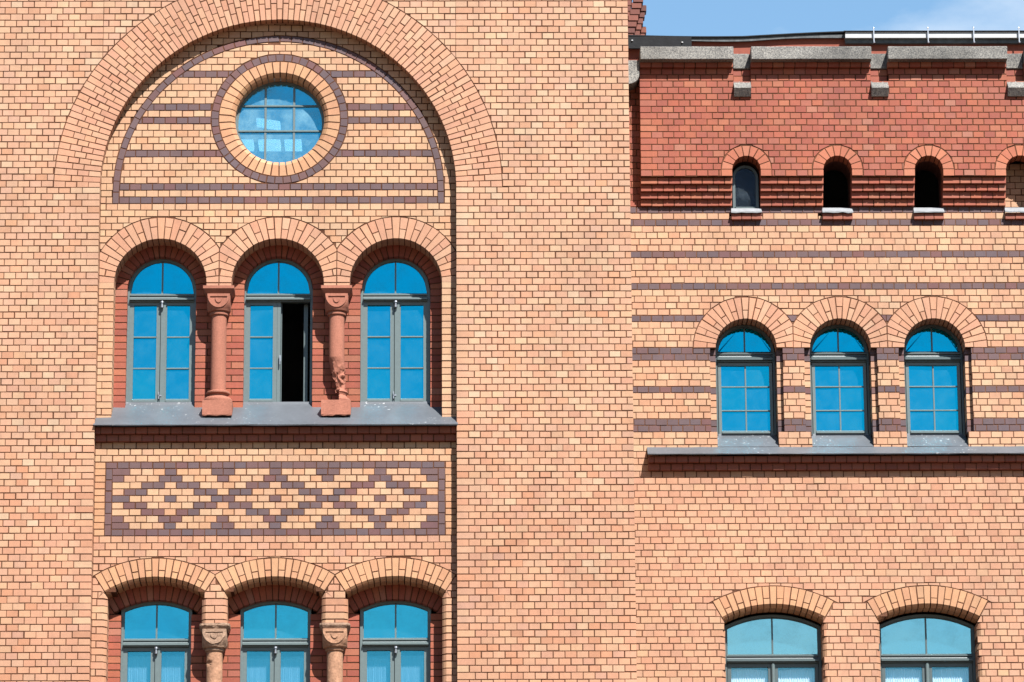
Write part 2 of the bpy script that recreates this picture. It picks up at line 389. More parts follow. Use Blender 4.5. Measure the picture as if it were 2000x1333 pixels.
def rect(x0, x1, z0, z1, l=0, r=0, b=0, t=0): return [(x0, z0, b), (x1, z0, r), (x1, z1, t), (x0, z1, l)]
def breaks(x0, x1, mod, first):
    xs = [x0]; x = x0 + first
    while x < x1 - .42 * mod: xs.append(x); x += mod
    xs.append(x1)
    return xs
def field(ms, x0, x1, zs, y0, depth, mod, firsts, palette, name='brick', obst=(), opens=(), lf=0, rf=0, keep=None, kind=None, mcol=None, skip=None, rnd=RND, shrink=.05, edge_depth=None):
    """courses between the joints zs; firsts(row) = width of the first brick; obst are cut at joints, opens leave free edges"""
    for r in range(len(zs) - 1):
        z0, z1 = zs[r], zs[r + 1]
        xs = firsts(r) if callable(firsts) and isinstance(firsts(r), list) else breaks(x0, x1, mod, firsts(r))
        for i in range(len(xs) - 1):
            p = rect(xs[i], xs[i + 1], z0, z1, lf if i == 0 else 0, rf if i == len(xs) - 2 else 0)
            full = p
            for o in opens:
                p = o.sub(p)
                if p is None: break
            if p is None: continue
            mort = p
            for o in obst:
                q = o.sub(p)
                if q is None: p = None; break
                p = q
            if p is None: continue
            if p is not mort:
                for o in obst:
                    q = o.inner.sub(mort, 0) if o.inner else o.sub(mort, 0)
                    if q is None: mort = p; break
                    mort = q
            if keep:
                p = keep.keep(p)
                if p is None: continue
                mort = p
            c = palette; nm = name
            if kind:
                k = kind(r, i, (xs[i] + xs[i + 1]) / 2, (z0 + z1) / 2)
                if k: c, nm = k
            ms.put(p, y0, depth, c(), nm, mortar=mort, moff=.0072 if p is not mort else .005, mcol=mcol() if mcol else None, rnd=rnd)
def obst(pts, inner=None, flag=0):
    o = Obst(pts, flag); o.inner = Obst(inner) if inner else None
    return o
def ring(ms, cx, cz, ri, ro, a0, a1, n, splits, y0, depth, palette, name='voussoir', inner=1, cuts=(), rnd=RND, closed=False, outer=0):
    """radial bricks from angle a0 to a1 (degrees, clockwise from the left springing); splits(i) = fractions of the ring's depth"""
    for i in range(n):
        t0 = R(a0 + (a1 - a0) * i / n); t1 = R(a0 + (a1 - a0) * (i + 1) / n)
        fr = splits(i); base = palette()
        for k in range(len(fr) - 1):
            q0 = ri + (ro - ri) * fr[k]; q1 = ri + (ro - ri) * fr[k + 1]
            P = lambda r, t: (cx - r * math.cos(t), cz + r * math.sin(t))
            # order: inner edge t0->t1 seen from front must be anticlockwise
            a = P(q0, t0); b = P(q1, t0); c = P(q1, t1); d = P(q0, t1)
            fi = inner if k == 0 else 0; fo = outer if k == len(fr) - 2 else 0
            e0 = 0
            p = [(a[0], a[1], fi), (d[0], d[1], 0), (c[0], c[1], fo), (b[0], b[1], e0)]
            for (nx, nz, cc, fl) in cuts:
                p = clip(p, nx, nz, cc, fl)
                if len(p) < 3: break
            if len(p) < 3: continue
            ms.put(p, y0, depth, palette() if len(fr) > 2 else base, name, rnd=rnd)

def part(building, name):
    ms = Masonry(building); ms.name = name; return ms
def close(ms):
    ms.obj = ms.m.build(ms.name, M_MORTAR, ms.parent) if ms.m.v else empty(ms.name, ms.parent)

# ------------------------------------------------------------------ the setting
g = MB(); g.add([(-1500, -1500, 0), (1500, -1500, 0), (1500, 1500, 0), (-1500, 1500, 0)], [(0, 1, 2, 3)])
gr = g.build('ground', M_PAVE); gr['kind'] = 'structure'

# ================================================================== THE TOWER
tower = empty('brick_tower', None, (0, 0, 0))
tag(tower, 'tan brick tower block with big round arch, round window and red sandstone columns', 'building')
XL, XR = -3.925, .045; TX = 1.984; XC = (XL + XR) / 2        # recess jambs, right corner, arch axis
YR = .138; YI = .395; YF = .49                              # recess, inner red reveal, window frame
AZ, AR, AO = 16.38, 1.985, 2.498                             # the big arch: springing, inner and outer radius
FZ0, FZ1 = 12.430, 13.262                                    # frieze
zlow = [FZ0 - .0778 * k for k in range(28, 0, -1)]
zfr = [FZ0 + (FZ1 - FZ0) * k / 11 for k in range(11)]
zmid = [FZ1 + (16.235 - FZ1) * k / 39 for k in range(39)]
zpier = zlow + zfr + zmid + [16.235 + .0758 * k for k in range(35)]
ztymp = [16.235 + .0783 * k for k in range(30)]
hull_big = [(XC + AO * math.cos(R(a)), AZ + AO * math.sin(R(a))) for a in [180 * k / 72 for k in range(73)]]
hull_in = [(XC + (AO - .2) * math.cos(R(a)), AZ + (AO - .2) * math.sin(R(a))) for a in [180 * k / 72 for k in range(73)]]
o_big = obst(hull_big, hull_in)
LPAL = lambda: (TAN() if random.random() < .75 else LOWT())
w_t = part(tower, 'front_wall')
m15 = (TX - XR) / 15
def pier_kind(lo, hi): return lambda r, i, x, z: ((lo if z < 13.0 + random.gauss(0, 1.2) else hi), 'brick')
field(w_t, XR, TX, zpier, 0, .15, m15, lambda r: m15 * (1.5 if r % 2 else 1), TAN, obst=[o_big], lf=1, rf=1, kind=pier_kind(LOWT, TAN))
# above the springing the right-hand field also fills the spandrel over the arch
zsp = [z for z in zpier if z > AZ - .06]
def sp_right(r):
    k = zpier.index(zsp[r]) if r < len(zsp) else 0
    xs = [XR]; st = m15 * (.5 if k % 2 else 1)
    x = XR - st; out = [XR]
    while x > XC: out.append(x); x -= m15
    return sorted(out + [XC])
field(w_t, XC, XR, zsp, 0, .15, m15, sp_right, TAN, obst=[o_big])
mL = .13
def lefts(r):
    out = [XL]; x = XL - mL * (1.5 if r % 2 else 1)
    while x > -5.45: out.append(x); x -= mL
    return sorted(out)
field(w_t, -5.4, XL, zpier, 0, .15, mL, lefts, TAN, obst=[o_big], rf=1, kind=pier_kind(LOWT, TAN))
def sp_left(r):
    k = zpier.index(zsp[r]); x = XL + mL * (.5 if k % 2 else 1); out = [XL]
    while x < XC: out.append(x); x += mL
    return out + [XC]
field(w_t, XL, XC, zsp, 0, .15, mL, sp_left, TAN, obst=[o_big])
# the big arch, four headers deep, its soffit running back to the recess
w_a = part(tower, 'big_arch')
ring(w_a, XC, AZ, AR, AO, 0, 180, 101, lambda i: [0, .375, .625, 1] if i % 2 else [0, .25, .5, .75, 1], 0, .15, VOUS)

# --- recess: tympanum
PO, PI_ = 1.851, 1.777
w_r = part(tower, 'recess_wall')
def hullD(r, zb): return [(XC - r, zb), (XC + r, zb)] + arc(XC, 16.37, r, 0, 180, 60)
ob_out = obst(hullD(PO, 16.235), hullD(PO - .03, 16.26)); D_in = obst(hullD(PI_, 16.235))
RC = (XC + .003, 17.232)
ob_round = obst([(RC[0] + .767 * math.cos(R(a)), RC[1] + .767 * math.sin(R(a))) for a in range(0, 360, 6)], [(RC[0] + .72 * math.cos(R(a)), RC[1] + .72 * math.sin(R(a))) for a in range(0, 360, 6)])
mR = (XR - XL) / 31
frs = lambda r: mR * (1 if r % 2 else .5)
lim = obst(arc(XC, AZ, AR + .11, 0, 180, 48) + [(XC - AR - .11, 16.0), (XC + AR + .11, 16.0)])
CROWS = {0, 2, 7, 12, 14, 19}
class Two:
    pass
def tymp():
    for r in range(len(ztymp) - 1):
        z0, z1 = ztymp[r], ztymp[r + 1]; xs = breaks(XL, XR, mR, frs(r))
        for i in range(len(xs) - 1):
            p = lim.keep(rect(xs[i], xs[i + 1], z0, z1))
            if not p: continue
            pin = D_in.keep(p)
            if pin and area(pin) > .0006:
                q = ob_round.sub(pin); clk = r in CROWS
                if q:
                    mo = ob_round.inner.sub(pin, 0)
                    w_r.put(q, YR, .12, (CLK if clk else PALE)(), 'clinker_brick' if clk else 'brick', mortar=mo, moff=.0065)
            pout = ob_out.sub(p)
            if pout and area(pout) > .0006: w_r.put(pout, YR, .12, PALE(), 'brick', mortar=p, moff=.009)
tymp()
# dark clinker band that follows the arch, with straight legs
w_c = part(tower, 'clinker_band')
ring(w_c, XC, 16.37, PI_, PO, 0, 180, 44, lambda i: [0, 1], YR - .001, .12, CLK, 'clinker_brick', inner=0)
for s in (-1, 1):
    xa, xb = sorted((XC + s * PI_, XC + s * PO)); w_c.put(rect(xa, xb, 16.235, 16.37), YR - .001, .12, CLK(), 'clinker_brick')
# round window surround
w_o = part(tower, 'round_window_surround')
ring(w_o, RC[0], RC[1], .682, .767, 0, 360, 50, lambda i: [0, 1], YR - .001, .12, CLK, 'clinker_brick', inner=0)
ring(w_o, RC[0], RC[1], .50, .682, 4, 364, 46, lambda i: [0, 1], YR - .002, .20, VOUSL, 'voussoir', inner=2, rnd=.05)

# --- recess: wall round the three upper windows
WX = [-3.2435, -1.941, -.6285]; WR = .5135; WZ = 15.312; WO = .7635
ob_up = [obst(arc(x, WZ, WO, 0, 180, 40) , arc(x, WZ, WO - .1, 0, 180, 30)) for x in WX]
op_up = obst([(XL + .168, 13.3), (XR - .162, 13.3), (XR - .162, WZ + .002), (XL + .168, WZ + .002)], None, 1)
zmu = [z for z in zmid if z > 15.29] + [16.235]
field(w_r, XL, XR, zmu, YR, .12, mR, lambda r: mR * (.5 if r % 2 else 1), PALE, obst=ob_up)
zj = [z for z in zmid if 13.62 < z < 15.33]
def jambL(r): return [XL, XL + .168] if r % 2 else [XL, XL + .058, XL + .168]
def jambR(r): return [XR - .162, XR] if r % 2 else [XR - .162, XR - .05, XR]
field(w_r, XL, XL + .168, zj, YR, .265, .13, jambL, PALE, rf=1)
field(w_r, XR - .162, XR, zj, YR, .265, .13, jambR, PALE, lf=1)
mids = [XL, (WX[0] + WX[1]) / 2, (WX[1] + WX[2]) / 2, XR]
for k, x in enumerate(WX):
    w = part(tower, 'window_arch')
    cuts = [(-1, 0, -mids[k], 0), (1, 0, mids[k + 1], 0)]
    ring(w, x, WZ, WR, WO, 0, 180, 25, lambda i: [0, 1] if i % 2 == 0 else [0, .5 + .06 * random.choice((-1, 1)), 1], YR - .001, .265, VOUS, cuts=cuts)
    if k < 2:   # springers over the capitals
        mx_ = mids[k + 1]
        w.put(rect(x + WR, mx_, 15.268, WZ, 1, 0), YR - .001, .265, VOUS(), 'voussoir'); w.put(rect(mx_, WX[k + 1] - WR, 15.268, WZ, 0, 1), YR - .001, .265, VOUS(), 'voussoir')
    close(w); POOL.setdefault('t', []).append(w)
    # red inner order
    w = part(tower, 'inner_arch')
    ring(w, x, WZ, .384, .56, 0, 180, 21, lambda i: [0, 1], YI, .13, RED, 'red_brick')
    close(w); POOL['t'].append(w)
zr = [13.86 + .0762 * k for k in range(20)]; zr[-1] = WZ + .001
RX = [(-3.84, -3.626, 0, 1), (-2.858, -2.323, 1, 1), (-1.558, -1.026, 1, 1), (-.246, -.05, 1, 0)]
for x0, x1, l, r_ in RX:
    if x1 - x0 > .4:
        mm = (x1 - x0) / 4
        fx = lambda r, x0=x0, x1=x1, mm=mm: [x0, x0 + mm, x0 + 3 * mm, x1] if r % 2 else [x0, x0 + 1.6 * mm, x0 + 2.4 * mm, x1]
    else: fx = lambda r, x0=x0, x1=x1: [x0, x1]
    w_i = part(tower, 'inner_reveal'); field(w_i, x0, x1, zr, YI, .13, .13, fx, RED, 'red_brick', lf=l, rf=r_); close(w_i); POOL['t'].append(w_i)
# --- ledge under the upper windows: two corbelled red courses
w_l = part(tower, 'corbel_ledge')
zl = [FZ1 + .0762 * k for k in range(2, 6)]
for k, (yy, za, zb) in enumerate([(.090, 13.486, 13.562), (.046, 13.562, 13.64)]):
    xs = breaks(XL, XR, mR, mR * (.5 if k else 1))
    for i in range(len(xs) - 1): w_l.put(rect(xs[i], xs[i + 1], za, zb, 0, 0, 1, 0), yy, YR - yy + .1, DKRED(), 'red_brick')
zb_ = [FZ1, FZ1 + .0747, FZ1 + .1493, 13.486]
field(w_r, XL, XR, zb_, YR, .12, mR, lambda r: mR * (1 if r % 2 else .5), PALE)
# --- frieze with the clinker diamonds
w_f = part(tower, 'frieze')
fx0, fx1 = -3.806, -.083; ix0, ix1 = fx0 + .076, fx1 - .076; mf = (ix1 - ix0) / 28
def runs(s):
    out = []
    for t in s.split():
        k = t[0]; v = float(t[1:])
        if v == 1.5: out.append((k, 1.5))
        elif v == 2.5: out += [(k, 1.5), (k, 1)]
        else: out += [(k, 1)] * int(v)
    return out
A_ = 'P1.5 L3 P1 L3 P2 L3 P1 L3 P2 L3 P1 L3 P1.5'; B_ = 'P1 L3 P2 L3 P1 L3 P2 L3 P1 L3 P2 L3 P1'
C_ = 'L1.5 L1 P2 L1 P2 L4 P2 L1 P2 L4 P2 L1 P2 L1 L1.5'; D_ = 'L1 P2 L4 P2 L1 P2 L4 P2 L1 P2 L4 P2 L1'
patt = {9: A_, 8: B_, 7: C_, 6: D_, 5: A_, 4: D_, 3: C_, 2: B_, 1: A_}
zf = zfr + [FZ1]
for r in range(11):
    if r == 10: sq = [('P', (fx1 - fx0) / mf / 29)] * 29; x = fx0
    elif r == 0: sq = [('P', 1)] * 28; x = ix0
    else: sq = runs(patt[r]); x = ix0
    for k, v in sq:
        w_f.put(rect(x, x + v * mf, zf[r], zf[r + 1]), YR, .12, (CLK if k == 'P' else PALE)(), 'clinker_brick' if k == 'P' else 'brick'); x += v * mf
for k in range(6):
    h0 = FZ0 + (zf[10] - FZ0) * k / 6; h1 = FZ0 + (zf[10] - FZ0) * (k + 1) / 6
    w_f.put(rect(fx0, ix0, h0, h1), YR, .12, CLK(), 'clinker_brick'); w_f.put(rect(ix1, fx1, h0, h1), YR, .12, CLK(), 'clinker_brick')
field(w_r, XL, fx0, zf, YR, .12, .2, lambda r: [XL, fx0], VOUSL); field(w_r, fx1, XR, zf, YR, .12, .2, lambda r: [fx1, XR], VOUSL)
# --- lower windows under segmental arches with rounded arrises
LZ, LRI, LRO, LA = 10.952, .982, 1.229, 32.6
LH = .5135
ob_lo = []
for x in WX:
    sec = [(x + LRO * math.sin(R(a)), LZ + LRO * math.cos(R(a))) for a in [LA - 2 * LA * k / 24 for k in range(25)]]
    low = [(x - LRI * math.sin(R(LA)), LZ + LRI * math.cos(R(LA))), (x + LRI * math.sin(R(LA)), LZ + LRI * math.cos(R(LA)))]
    inn = [(x + (LRO - .1) * math.sin(R(a)), LZ + (LRO - .1) * math.cos(R(a))) for a in [LA * .9 - 1.8 * LA * k / 24 for k in range(25)]]
    ob_lo.append(obst(sec + low, inn + [(x - .3, LZ + .8), (x + .3, LZ + .8)]))
op_lo = [obst([(x - LH, 9.9), (x + LH, 9.9), (x + LH, LZ + LRI * math.cos(R(LA)) + .01), (x - LH, LZ + LRI * math.cos(R(LA)) + .01)], None, 2) for x in WX]
zlw = zlow + [FZ0]
piers = [(XL, WX[0] - LH), (WX[0] + LH, WX[1] - LH), (WX[1] + LH, WX[2] - LH), (WX[2] + LH, XR)]
zspr = LZ + LRI * math.cos(R(LA))
zup = [z for z in zlw if z > zspr - .08]
field(w_r, XL, XR, zup, YR, .26, mR, lambda r: mR * (1 if r % 2 else .5), LOWT, obst=ob_lo, opens=op_lo)
zdn = [z for z in zlw if z <= zup[0] + .001]
CAPZ = 11.452
for k, (x0, x1) in enumerate(piers):
    lf = 2 if k > 0 else 0; rf = 2 if k < 3 else 0
    zz = zdn if k in (0, 3) else [z for z in zdn if z > CAPZ + .04]
    if k in (1, 2): zz = [CAPZ] + zz
    w = x1 - x0
    if k == 0: fx = lambda r: [x0, x1] if r % 2 else [x0, x0 + .052, x1]
    elif k == 3: fx = lambda r: [x0, x1] if r % 2 else [x0, x1 - .05, x1]
    else: fx = lambda r: [x0, x1] if r % 2 else [x0, (x0 + x1) / 2, x1]
    field(w_r, x0, x1, zz, YR, .265, .13, fx, LOWT, lf=lf, rf=rf)
for k, x in enumerate(WX):
    w = part(tower, 'window_arch')
    ring(w, x, LZ, LRI, LRO, 90 - LA, 90 + LA, 17, lambda i: [0, 1] if i % 2 == 0 else [0, .45, 1], YR - .001, .265, VOUSL, inner=2, cuts=[(-1, 0, -mids[k], 0), (1, 0, mids[k + 1], 0)])
    close(w); POOL['t'].append(w)
    w = part(tower, 'inner_arch')
    ring(w, x, 10.93, .845, 1.04, 90 - 33, 90 + 33, 15, lambda i: [0, 1], YI, .13, RED, 'red_brick')
    close(w); POOL['t'].append(w)
zrl = [9.9 + .0778 * k for k in range(25)]
for x0, x1, l, r_ in RX:
    if x1 - x0 > .4:
        mm = (x1 - x0) / 4
        fx = lambda r, x0=x0, x1=x1, mm=mm: [x0, x0 + mm, x0 + 3 * mm, x1] if r % 2 else [x0, x0 + 1.6 * mm, x0 + 2.4 * mm, x1]
    else: fx = lambda r, x0=x0, x1=x1: [x0, x1]
    obs = [obst([(x + 1.04 * math.sin(R(a)), 10.93 + 1.04 * math.cos(R(a))) for a in [33 - 66 * k / 16 for k in range(17)]] + [(x - .845 * math.sin(R(33)), 10.93 + .845 * math.cos(R(33))), (x + .845 * math.sin(R(33)), 10.93 + .845 * math.cos(R(33)))], None) for x in WX]
    w_i = part(tower, 'inner_reveal'); field(w_i, x0, x1, [z for z in zrl if z < 11.85], YI, .13, .13, fx, RED, 'red_brick', lf=l, rf=r_, obst=obs); close(w_i); POOL['t'].append(w_i)
for w in (w_t, w_a, w_r, w_c, w_o, w_l, w_f): close(w); POOL['t'].append(w)
finish(tower, POOL['t'])
# plain masses: side wall, wall beyond the picture, dark rooms behind the windows
b = MB(); b.box(1.86, 1.972, .118, 6, 0, 20.5); b.build('side_wall', M_WALL, tower)
b = MB(); b.box(-5.40, 1.982, .002, .3, 0, 10.25); b.build('lower_wall', M_WALL, tower)
b = MB(); b.box(-9, -5.46, .002, .3, 0, 20.5); b.box(-5.46, 1.982, .002, .3, 18.86, 20.5); b.build('outer_wall', M_WALL, tower)
def room(x0, x1, y0, y1, z0, z1, parent, name='room'):
    m = MB(); v = [(x0, y0, z0), (x1, y0, z0), (x1, y1, z0), (x0, y1, z0), (x0, y0, z1), (x1, y0, z1), (x1, y1, z1), (x0, y1, z1)]
    m.add(v, [(1, 5, 6, 2), (2, 6, 7, 3), (3, 7, 4, 0), (4, 7, 6, 5), (0, 1, 2, 3)]); return m.build(name, M_ROOM, parent)
room(-5.3, 1.85, .30, 5, 9.6, 12.6, tower); room(-5.3, 1.85, .30, 5, 13.3, 16.25, tower); room(-5.3, 1.85, .36, 5, 16.3, 18.8, tower)

# ------------------------------------------------------------------ windows
def curtain(xa, xb, z0, z1, y, seed, label, group):
    m = MB(); n = 90; v = []
    for q in (0, .5, .975, 1):
        for i in range(n + 1):
            t = i / n; zz = z0 + (z1 - z0) * q; pl = .011 * math.sin(i * 1.35 + 1.2 * math.sin(i * .31 + seed)) * (1 if q < .97 else .6)
            v.append((xa + (xb - xa) * t, y + pl, zz + (0 if q < 1 else -.018 * (1 - t) ** 3) + (.006 * math.sin(i * 1.9) if q > .9 else 0)))
    f = [(r * (n + 1) + i, r * (n + 1) + i + 1, (r + 1) * (n + 1) + i + 1, (r + 1) * (n + 1) + i) for r in range(3) for i in range(n)]
    m.add(v, f); return tag(m.build('net_curtain', M_CURT, None, smooth=True), label, 'curtain', group)
def zsheet(parent, name, pts, th=.006, mat=None):
    """bent sheet: rows of points front to back given as lists of (x,y,z)"""
    m = MB(); n = len(pts[0]); v = []
    for row in pts: v += row
    f = [(i * n + k, i * n + k + 1, (i + 1) * n + k + 1, (i + 1) * n + k) for i in range(len(pts) - 1) for k in range(n - 1)]
    m.add(v, f); o = m.build(name, mat or M_ZINC, parent)
    md = o.modifiers.new('thick', 'SOLIDIFY'); md.thickness = th; md.offset = -1
    return o
def bars_sash(x0, x1, z0, z1, y, st, rt, rb, zs=(), xs=(), win=None, paint=None, gl=None, bw=.017):
    """one casement: frame mesh, glazing bars, panes"""
    m = MB(); m.box(x0, x0 + st, y, y + .055, z0, z1); m.box(x1 - st, x1, y, y + .055, z0, z1)
    m.box(x0 + st, x1 - st, y + .001, y + .054, z1 - rt, z1)
    m.extx([(y + .05, z0), (y + .05, z0 + rb), (y + .012, z0 + rb), (y - .022, z0 + rb * .55), (y - .022, z0 + rb * .12), (y, z0)][::-1], x0 + st, x1 - st)
    m.build('sash', paint, win, fixn=True)
    gx0, gx1, gz0, gz1 = x0 + st, x1 - st, z0 + rb, z1 - rt
    cx = [gx0] + list(xs) + [gx1]; cz = [gz0] + list(zs) + [gz1]
    for z in zs:
        b = MB(); b.extx([(y + .010, z - bw / 2), (y + .040, z - bw / 2), (y + .040, z + bw / 2), (y + .018, z + bw / 2), (y + .010, z + bw * .1)], gx0, gx1); b.build('glazing_bar', paint, win, fixn=True)
    for x in xs:
        b = MB(); b.box(x - bw / 2, x + bw / 2, y + .013, y + .041, gz0, gz1); b.build('glazing_bar', paint, win)
    for i in range(len(cx) - 1):
        for k in range(len(cz) - 1):
            b = MB(); t = random.gauss(0, .0016); u = random.gauss(0, .0030)
            xa, xb, za, zb = cx[i] - .004, cx[i + 1] + .004, cz[k] - .004, cz[k + 1] + .004
            yy = y + .026
            b.add([(xa, yy - t, za), (xb, yy + t, za), (xb, yy + t + u, zb), (xa, yy - t + u, zb), (xa, yy - t + .004, za), (xb, yy + t + .004, za), (xb, yy + t + u + .004, zb), (xa, yy - t + u + .004, zb)],
                  [(0, 1, 2, 3), (7, 6, 5, 4), (0, 4, 5, 1), (1, 5, 6, 2), (2, 6, 7, 3), (3, 7, 4, 0)])
            b.build('pane', gl, win)
def arched_frame(win, cx, hw, zb, zt0, zt1, top, y, paint, gl, fw=.045, mullion=.018):
    """outer frame with arched head, moulded transom and two head panes; top(x offset, inset) gives the head's height"""
    n = 28
    def head(w, ins): return [(cx - w + 2 * w * k / n, top(-w + 2 * w * k / n, ins)) for k in range(n + 1)]
    m = MB()
    outer = [(cx - hw, zb)] + [(cx - hw, top(-hw, 0))] + head(hw, 0)[1:-1] + [(cx + hw, top(hw, 0)), (cx + hw, zb)]
    w2 = hw - fw
    inner = [(cx - w2, zb)] + [(cx - w2, top(-w2, fw))] + head(w2, fw)[1:-1] + [(cx + w2, top(w2, fw)), (cx + w2, zb)]
    m.strip(inner, outer, y, y + .08)
    # stepped inner moulding
    w3 = w2 - .009
    in3 = [(cx - w3, zt1)] + [(cx - w3, top(-w3, fw + .009))] + head(w3, fw + .009)[1:-1] + [(cx + w3, top(w3, fw + .009)), (cx + w3, zt1)]
    ou3 = [(cx - w2, zt1)] + [(cx - w2, top(-w2, fw))] + head(w2, fw)[1:-1] + [(cx + w2, top(w2, fw)), (cx + w2, zt1)]
    m.strip(in3, ou3, y + .02, y + .075)
    m.build('frame', paint, win, fixn=True, smooth=False)
    t = MB(); h = zt1 - zt0
    t.extx([(y - .01, zt0), (y + .07, zt0), (y + .07, zt1), (y + .018, zt1), (y - .012, zt1 - .16 * h), (y - .012, zt1 - .30 * h), (y + .002, zt1 - .36 * h), (y - .002, zt1 - .5 * h), (y - .045, zt1 - .68 * h), (y - .045, zt1 - .86 * h), (y - .01, zt1 - .9 * h)], cx - w2, cx + w2)
    t.build('transom', paint, win, fixn=True)
    b = MB(); b.box(cx - mullion / 2, cx + mullion / 2, y + .02, y + .06, zt1, top(0, fw + .002)); b.build('glazing_bar', paint, win)
    for s in (-1, 1):
        pts = [(cx, zt1 - .003)] + ([(cx + s * (w3 + .004), zt1 - .003)])
        k = 14; pts += [(cx + s * (w3 + .004) * (1 - i / k), top(s * (w3 + .004) * (1 - i / k), fw + .012)) for i in range(k + 1)]
        if s < 0: pts = pts[::-1]
        pp = []
        for q in pts:
            if not pp or abs(q[0] - pp[-1][0]) + abs(q[1] - pp[-1][1]) > 1e-4: pp.append(q)
        b = MB(); b.prism(pp, y + .034, y + .039); b.build('pane', gl, win, fixn=True)
def latch(win, x, z, y):
    b = MB(); b.lathe([(.004, z + .02), (.022, z + .018), (.024, z), (.015, z - .006), (.015, z - .035), (.02, z - .04), (.02, z - .055), (.006, z - .06)], x, y - .02, 12); b.build('latch', M_STEEL, win, smooth=True)
round_top = lambda cz, r: (lambda dx, ins: cz + math.sqrt(max(0, (r - ins) ** 2 - dx * dx)))
seg_top = lambda cz, r: (lambda dx, ins: cz + math.sqrt(max(0, (r - ins) ** 2 - dx * dx)))
# upper windows of the tower
for k, x in enumerate(WX):
    win = empty('window', tower); hw = .388; x += (.0, -.004, -.008)[k]
    arched_frame(win, x, hw, 14.0, 15.195, 15.295, round_top(WZ, hw), YF, M_PAINT, M_GLASS, fw=.030)
    zs = [14.432, 14.794]
    bars_sash(x - hw + .03, x - .012, 14.03, 15.195, YF + .012, .046, .036, .05, zs, (), win, M_PAINT, M_GLASS)
    if k == 1:   # right casement swung open into the dark room: seen edge on
        e = MB(); e.box(x - .010, x + .028, YF + .012, YF + .07, 14.03, 15.195); e.build('meeting_stile', M_PAINT, win)
        e = MB(); e.box(x + .032, x + .040, YF + .06, YF + .10, 14.03, 15.19); e.build('seal', M_PAINT, win)
        a = R(84); sw = .33
        s_ = MB(); s_.box(x + hw - .06 - .045, x + hw - .06, YF + .10, YF + .10 + sw, 14.03, 15.19); s_.build('open_sash', M_DARKF, win)
        h = MB(); h.box(x + .016, x + .034, YF - .02, YF + .012, 14.50, 14.57); h.box(x + .02, x + .03, YF - .03, YF - .012, 14.46, 14.54); h.build('handle', M_STEEL, win)
    else:
        bars_sash(x + .012, x + hw - .03, 14.03, 15.195, YF + .012, .046, .036, .05, zs, (), win, M_PAINT, M_GLASS)
        e = MB(); e.box(x - .008, x + .045, YF - .006, YF + .012, 14.035, 15.19); e.build('meeting_stile', M_PAINT, win)
        latch(win, x + .003, 15.175, YF - .01)
        h = MB(); h.box(x - .02, x + .012, YF - .014, YF + .01, 14.10, 14.115); h.box(x - .024, x - .014, YF - .014, YF + .01, 14.07, 14.15); h.build('handle', M_STEEL, win)
for k, x in enumerate(WX):
    win = empty('window', tower); hw = .388
    cz = 10.93; r = .85
    arched_frame(win, x, hw, 9.9, 11.265, 11.365, seg_top(cz, r), YF, M_PAINT, M_GLASSH, fw=.030)
    for s in (-1, 1):
        bars_sash(min(x + s * .012, x + s * (hw - .03)), max(x + s * .012, x + s * (hw - .03)), 10.0, 11.262, YF + .012, .046, .036, .05, [10.42], (), win, M_PAINT, M_GLASST)
    e = MB(); e.box(x - .008, x + .045, YF - .006, YF + .012, 10.0, 11.26); e.build('meeting_stile', M_PAINT, win)
    latch(win, x + .003, 11.24, YF - .01)
    for s in (-1, 1):
        curtain(x + s * .02, x + s * (hw - .05), 10.0, 11.16 + .05 * random.random(), YF + .12, k * 2 + s, 'pale net curtain on the %s of the %s window in the tower\'s bottom row' % ('left half' if s < 0 else 'right half', ('left', 'middle', 'right')[k]), 'net curtains in the bottom tower windows')
# the round window
win = empty('window', tower); yw = YR + .165; rr = .505
m = MB(); m.strip(arc(RC[0], RC[1], rr - .022, 0, 354, 59), arc(RC[0], RC[1], rr, 0, 354, 59), yw, yw + .06, closed=True)
m.strip(arc(RC[0], RC[1], rr - .034, 0, 354, 59), arc(RC[0], RC[1], rr - .022, 0, 354, 59), yw + .015, yw + .055, closed=True); m.build('frame', M_PAINT, win, fixn=True)
gx = [RC[0] - .165, RC[0] + .157]; gz = [RC[1] - .085, RC[1] + .213]
rg = rr - .028
for x in gx:
    h = math.sqrt(rg ** 2 - (x - RC[0]) ** 2); b = MB(); b.box(x - .012, x + .012, yw + .014, yw + .045, RC[1] - h, RC[1] + h); b.build('glazing_bar', M_PAINT, win)
for z in gz:
    h = math.sqrt(rg ** 2 - (z - RC[1]) ** 2)
    b = MB(); b.extx([(yw + .006, z - .011), (yw + .044, z - .011), (yw + .044, z + .011), (yw + .018, z + .011), (yw + .006, z + .002)], RC[0] - h, RC[0] + h); b.build('glazing_bar', M_PAINT, win, fixn=True)
circ = obst(arc(RC[0], RC[1], rg, 0, 354, 59))
cxs = [RC[0] - .6] + gx + [RC[0] + .6]; czs = [RC[1] - .6] + gz + [RC[1] + .6]
for i in range(3):
    for k in range(3):
        p = circ.keep(rect(cxs[i], cxs[i + 1], czs[k], czs[k + 1]))
        if p: b = MB(); b.prism([(a[0], a[1]) for a in clean(p)], yw + .026, yw + .030); b.build('pane', M_GLASSO, win)
M_GLOW = bpy.data.materials.new('reflection_glow'); M_GLOW.use_nodes = True  # glowing panels added indoors, standing in for white reflections in the round window
_p = M_GLOW.node_tree.nodes['Principled BSDF']; _p.inputs['Emission Color'].default_value = (.9, 1, 1, 1); _p.inputs['Emission Strength'].default_value = 1.6; _p.inputs['Base Color'].default_value = (.8, .8, .8, 1)
